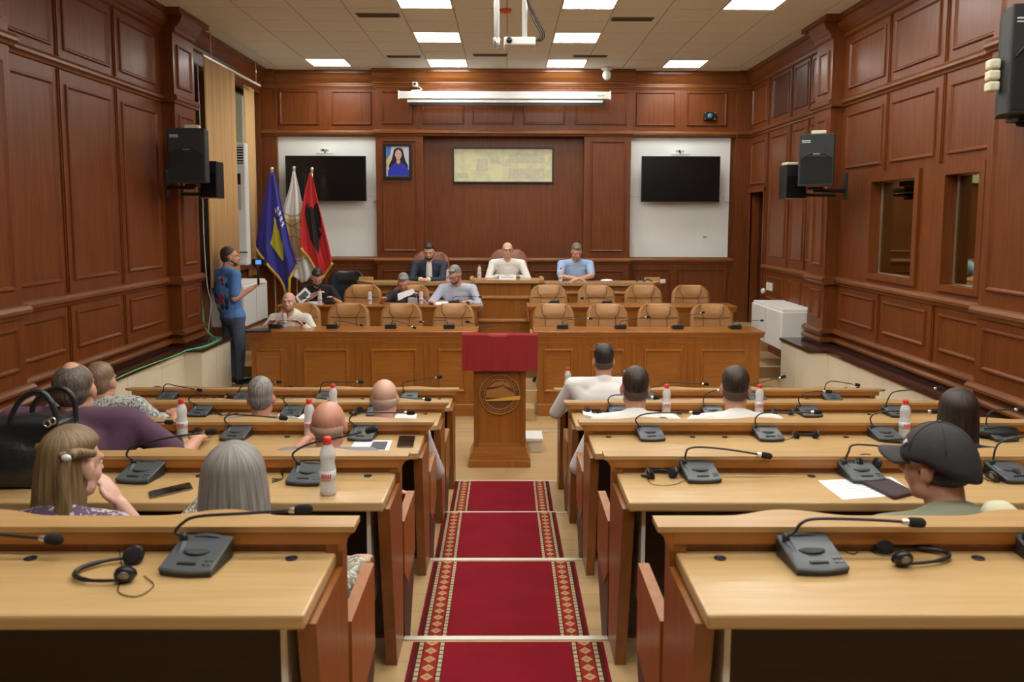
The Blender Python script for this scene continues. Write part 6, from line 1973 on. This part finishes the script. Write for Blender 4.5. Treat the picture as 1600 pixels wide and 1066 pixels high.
mic('microphone unit left of the nearest-aisle white-shirted man on the fourth right desk', 967, 640, z, [(950, 626), (955, 619), (968, 617), (1000, 619), (1021, 621)], R(3))
sheet('booklet', 'open booklet propped at the aisle end of the fourth right desk', [(908, 634), (922, 636), (926, 651), (912, 648)], z, 0, (.1, .9, .1, .6), cat='booklet', th=.02)
sheet('document', 'white sheet by the aisle-side white-shirted man', [(922, 645), (952, 645), (950, 653), (920, 652)], z, 0)
headset('headset at the aisle end of the fourth right desk', at(929, 638, Z=z), R(-30), .05, flat=.5)
bottle('water bottle between the two white-shirted men', at(1041, 645, Z=z))
mic('microphone unit left of the man in glasses on the fourth right desk', 1114, 637, z, [(1099, 623), (1105, 615), (1115, 611), (1124, 610)], R(3))
bottle('water bottle right of the man in glasses', at(1186, 643, Z=z))
headset('headset right of the bottle on the fourth right desk', at(1222, 642, Z=z), R(0), .065, flat=.35)
mic('microphone unit third along the fourth right desk', 1265, 637, z, [(1248, 624), (1256, 615), (1270, 612), (1290, 612)], R(4))
mic('microphone unit last along the fourth right desk, stem over the plinth', 1400, 635, z, [(1389, 621), (1396, 613), (1415, 610), (1440, 608), (1463, 607)], R(6))
# ---------------- farthest row
z = dz(1)
mic('microphone unit with headset at the wall end of the farthest left desk', 262, 613, z, [(256, 604), (262, 600), (275, 603), (308, 609)], R(-3))
headset('headset draped on the last microphone of the farthest left desk', at(245, 613, Z=z), R(20), .055, flat=.8, tilt=.5)
mic('microphone unit behind the short-grey-haired man on the farthest left desk', 380, 613, z, [(377, 604), (384, 598), (400, 597), (432, 597)], R(-2))
headset('headset between two microphones on the farthest left desk', at(345, 615, Z=z), R(30), .06, flat=.5)
mic('microphone unit left of the stubbled bald head on the farthest left desk', 508, 613, z, [(502, 602), (506, 598), (520, 597), (560, 597)], R(-2))
headset('headset left of the third microphone on the farthest left desk', at(487, 613, Z=z), R(60), .05, flat=.6)
mic('microphone unit nearest the aisle on the farthest left desk', 640, 613, z, [(629, 600), (634, 597), (650, 594), (683, 590)], R(0))
headset('headset looped right of the aisle microphone on the farthest left desk', at(668, 612, Z=z), R(0), .04, flat=.8, tilt=.6)
bottle('water bottle at the elbow of the man with sunglasses on his head', at(887, 612, Z=z))
mic('microphone unit behind the man with sunglasses, its tip by his shoulder', 955, 613, z, [(942, 600), (950, 592), (962, 586), (978, 580)], R(0))
phone('tablet with a bluish screen right of the bottle on the farthest right desk', [(1047, 609), (1072, 609), (1073, 619), (1048, 619)], z, .012, 'tablet', 'tablet', plain('tablet_glass', (.22, .30, .38), .15), 'black')
mic('microphone unit hidden behind the second white-shirted man, farthest right desk', 1010, 613, z, [(1030, 602), (1045, 597), (1070, 598), (1100, 600)], R(0))
mic('microphone unit hidden behind the man in glasses, farthest right desk', 1182, 613, z, [(1170, 602), (1178, 600), (1195, 596), (1220, 590)], R(0))
headset('headset right of the man in glasses on the farthest right desk', at(1208, 613, Z=z), R(0), .065, flat=.45)
mic('microphone unit at the wall end of the farthest right desk', 1300, 612, z, [(1290, 602), (1295, 597), (1305, 596), (1336, 601)], R(2))
headset('headset at the very end of the farthest right desk', at(1330, 612, Z=z), R(10), .06, flat=.4)

# ---------------- front desks
FZ = 1.06


def fmic(label, u, v, y, z, goose, rot=pi):
    p = at(u, v, Y=y); return mic(label, u, v, z, goose, rot, yb=y, plane=.055 - .0)


fm = [('microphone in front of the bald man in the cream shirt', 431, [(436, 508), (434, 503), (446, 501), (472, 505)]),
      ('microphone left of the first empty chair behind the left front desk', 520, [(522, 508), (524, 503), (534, 502), (562, 508)]),
      ('microphone on the left front desk before the middle empty chair', 611, [(611, 508), (614, 502), (625, 503), (645, 511)]),
      ('microphone on the left front desk nearest the lectern', 702, [(701, 508), (698, 502), (685, 501), (660, 503)]),
      ('microphone on the right front desk nearest the lectern', 879, [(880, 508), (882, 501), (895, 499), (920, 498)]),
      ('microphone on the right front desk, second from the lectern', 969, [(968, 508), (972, 502), (985, 500), (1010, 496)]),
      ('microphone on the right front desk, third from the lectern', 1058, [(1060, 508), (1064, 500), (1078, 493), (1096, 489)]),
      ('microphone at the right end of the right front desk, stem reaching past it', 1148, [(1147, 508), (1150, 502), (1165, 501), (1188, 501)])]
for lab, u, g in fm: fmic(lab, u, 515, 10.36, FZ, g)
for lab, u, g, zz in (('small microphone on the upper right counter, first', 866, [(868, 471), (866, 469), (862, 470), (859, 473)], 1.237), ('small microphone on the upper right counter, second', 948, [(948, 468), (942, 465), (930, 464), (912, 466)], 1.237),
                      ('microphone before the man holding a white sheet', 628, [(629, 470), (631, 466), (640, 463), (652, 464)], 1.237), ('microphone before the man in the checked shirt', 710, [(708, 470), (710, 464), (725, 463), (748, 464)], 1.237),
                      ('microphone before the bearded man in black, its stem low', 516, [(512, 474), (505, 472), (490, 468), (478, 466)], 1.237)):
    fmic(lab, u, 476, 11.6, zz, g)
p = at(735, 505, Y=8.3)
t = thing('lectern_microphone', 'thin gooseneck microphone rising from behind the lectern to the left', 'microphone', (-.07, 8.4, 1.36))
m = MB(); m.tube(catmull([(-.08, 8.42, 1.365), at(758, 511, Y=8.4), at(745, 507, Y=8.4), at(732, 504, Y=8.4)], 5), .004, 6); m.build('gooseneck', 'micdark', t)
q = at(729, 503, Y=8.4); m = MB(); m.cap(q, .013, q + Vector((.02, 0, -.003)), .013, 10); m.build('foam_windshield', 'foam', t)
for lab, u, v, y, z in (('water bottle before the bald man in the cream shirt', 445, 514, 10.40, FZ), ('water bottle beside the bearded man in black', 500, 474, 11.55, 1.237),
                        ('water bottle in front of the empty chair of the upper left row', 578, 474, 11.5, 1.237), ('water bottle right of the man holding a white sheet', 658, 474, 11.5, 1.237),
                        ('water bottle between the suit and the middle man, on the dais side desk', 700, 436, 12.45, 1.486), ('water bottle on the left of the middle dais block', 749, 432, 12.42, 1.531),
                        ('water bottle left of the man in the light blue polo', 876, 436, 12.45, 1.486)):
    p = at(u, v, Y=y); bottle(lab, (p.x, y, z), .215)
t = thing('name_plate', 'white name plate before the middle man on the dais', 'sign', (.02, 12.32, 1.53))
m = MB(); m.prism([(12.26, 1.532), (12.29, 1.61), (12.32, 1.532)], 'X', -.115, .135); m.build('card', 'paper', t)
m = MB(); m.box(-.03, .05, 12.258, 12.262, 1.59, 1.60); m.box(-.08, .10, 12.256, 12.2605, 1.565, 1.575); m.v = [Vector((q.x, q.y + (q.z - 1.532) * .385, q.z)) for q in m.v]; m.build('printed_lines', 'inklight', t)


def upright_sheet(label, P, photo=False, cat='paper'):
    """paper held in a hand, four world corners"""
    P = [Vector(p) for p in P]; c = sum(P, Vector()) / 4; n = (P[1] - P[0]).cross(P[3] - P[0]).normalized()
    t = thing('document', label, cat, c)
    m = MB(); m.add([p for p in P] + [p + n * .0015 for p in P], [(0, 1, 2, 3), (7, 6, 5, 4), (0, 4, 5, 1), (1, 5, 6, 2), (2, 6, 7, 3), (3, 7, 4, 0)]); pg = m.build('page', 'paper', t)
    L = lambda a, b: P[0] * (1 - a) * (1 - b) + P[1] * a * (1 - b) + P[2] * a * b + P[3] * (1 - a) * b
    if photo:
        sgn = -1 if n.y > 0 else 1
        q = [L(.15, .25), L(.85, .25), L(.85, .8), L(.15, .8)]; o1 = n * (.003 * (1 if n.y < 0 else -1)); m = MB(); m.add([p + o1 for p in q] + [p + o1 * .6 for p in q], [(0, 1, 2, 3), (7, 6, 5, 4), (0, 4, 5, 1), (1, 5, 6, 2), (2, 6, 7, 3), (3, 7, 4, 0)]); m.build('printed_photo', 'ink', pg)
    return t


upright_sheet('sheet with a dark photograph held up by the bearded man in black', [at(461, 464, Y=11.75), at(477, 449, Y=11.80), at(488, 461, Y=11.72), at(470, 475, Y=11.66)], True)
upright_sheet('white folded sheet held up by the grey-haired man in the dark shirt', [at(621, 459, Y=11.62), at(645, 451, Y=11.62), at(649, 458, Y=11.58), at(622, 470, Y=11.56)])
sheet('document', 'white sheets lying under the bearded man in black', [(470, 471), (500, 471), (505, 476), (462, 476)], 1.237, 0)
sheet('document', 'white sheet under the hand of the man in the checked shirt', [(682, 469), (698, 469), (702, 476), (676, 476)], 1.237, 0, th=.006)
t = thing('open_laptop', 'thin dark laptop edge at the right end of the upper right counter', 'laptop', at(1100, 476, Y=11.6))
q = at(1102, 475, Y=11.6); MB().box(q.x - .09, q.x + .09, 11.5, 11.7, 1.238, 1.252, .003).build('body', 'black', t)
t = thing('folded_towel', 'small white bundle on the dais desk right of the polo shirt man', 'cloth', at(948, 437, Y=12.5))
q = at(948, 437, Y=12.5); m = MB(); m.ell((q.x, 12.5, 1.505), (.10, .07, .024)); put(remesh(m, .008, 2), 'bundle', 'paper', t, ORG[t.name])
t = thing('cable_tangle', 'black cables lying on the right end of the dais desk', 'cable', at(1005, 438, Y=12.6))
q = at(1005, 438, Y=12.6); m = MB(); m.tube(catmull([(q.x - .12, 12.5, 1.492), (q.x - .05, 12.55, 1.53), (q.x, 12.5, 1.495), (q.x + .06, 12.56, 1.525), (q.x + .12, 12.5, 1.495)], 5), .009, 6); m.build('loops', 'cable', t)
t = thing('dais_socket', 'small white socket box on the right end of the dais desk', 'socket', at(1035, 441, Y=12.33))
q = at(1035, 441, Y=12.33); MB().box(q.x - .035, q.x + .04, 12.29, 12.34, 1.48, 1.54, .004).build('box', 'whitegloss', t); MB().box(q.x - .015, q.x + .02, 12.286, 12.291, 1.495, 1.525).build('rocker', 'white', t)
phone('black folder lying at the left end of the left front desk', [(388, 513), (418, 513), (424, 517), (382, 517)], FZ, .02, 'folder', 'folder', 'black', 'black')
p = at(640, 474, Y=11.55)
t = thing('paper_box', 'small grey tissue box in front of the man holding a white sheet', 'box', p)
MB().box(p.x - .02, p.x + .11, 11.5, 11.62, 1.238, 1.33, .004).build('carton', plain('grey_carton', (.40, .42, .46), .7), t)
MB().box(p.x + .02, p.x + .07, 11.53, 11.59, 1.33, 1.333).build('slot', 'labelw', t)

# ---------------- the black bag on the second left desk
zb = dz(4)
c = at(30, 768, Z=zb)
t = thing('leather_bag', 'big black leather handbag standing on the second left desk by the blonde woman', 'bag', (c.x, c.y, zb))
leath = plain('black_leather', (.022, .026, .028), .33, bump=.35, bscale=35)
m = MB()
m.prism([(c.x - .32, zb + .004), (c.x + .09, zb + .004), (c.x + .13, zb + .12), (c.x + .16, zb + .27), (c.x - .32, zb + .26)], 'Y', c.y + .02, c.y + .17)
m.ell((c.x - .08, c.y + .03, zb + .11), (.17, .05, .10)); m.ell((c.x + .0, c.y + .09, zb + .265), (.15, .06, .022))
put(remesh(m, .011, 5, .6), 'body', leath, t, ORG[t.name])
m = MB(); m.box(c.x - .28, c.x + .12, c.y + .03, c.y + .04, zb + .255, zb + .268, .004); m.build('zip', 'micdark', t)
for (yy, zz, hh, dx) in ((c.y + .03, zb + .25, .135, 0), (c.y + .15, zb + .26, .115, .015)):
    m = MB(); m.tube(catmull([(c.x - .035 + dx, yy, zz - .04), (c.x - .03 + dx, yy, zz + .04), (c.x + .02 + dx, yy, zz + hh * .85), (c.x + .09 + dx, yy, zz + hh), (c.x + .135 + dx, yy, zz + .07), (c.x + .14 + dx, yy, zz - .02)], 6), .011, 8)
    m.build('handle', leath, t)
for (x, zz) in ((c.x - .06, zb + .18), (c.x + .115, zb + .265), (c.x + .135, zb + .275)):
    m = MB(); m.tube([(x + .013 * cos(a), c.y + .012, zz + .013 * sin(a)) for a in [2 * pi * k / 12 for k in range(12)]], .0035, 6, closed=True); m.build('buckle_ring', 'metal', t)
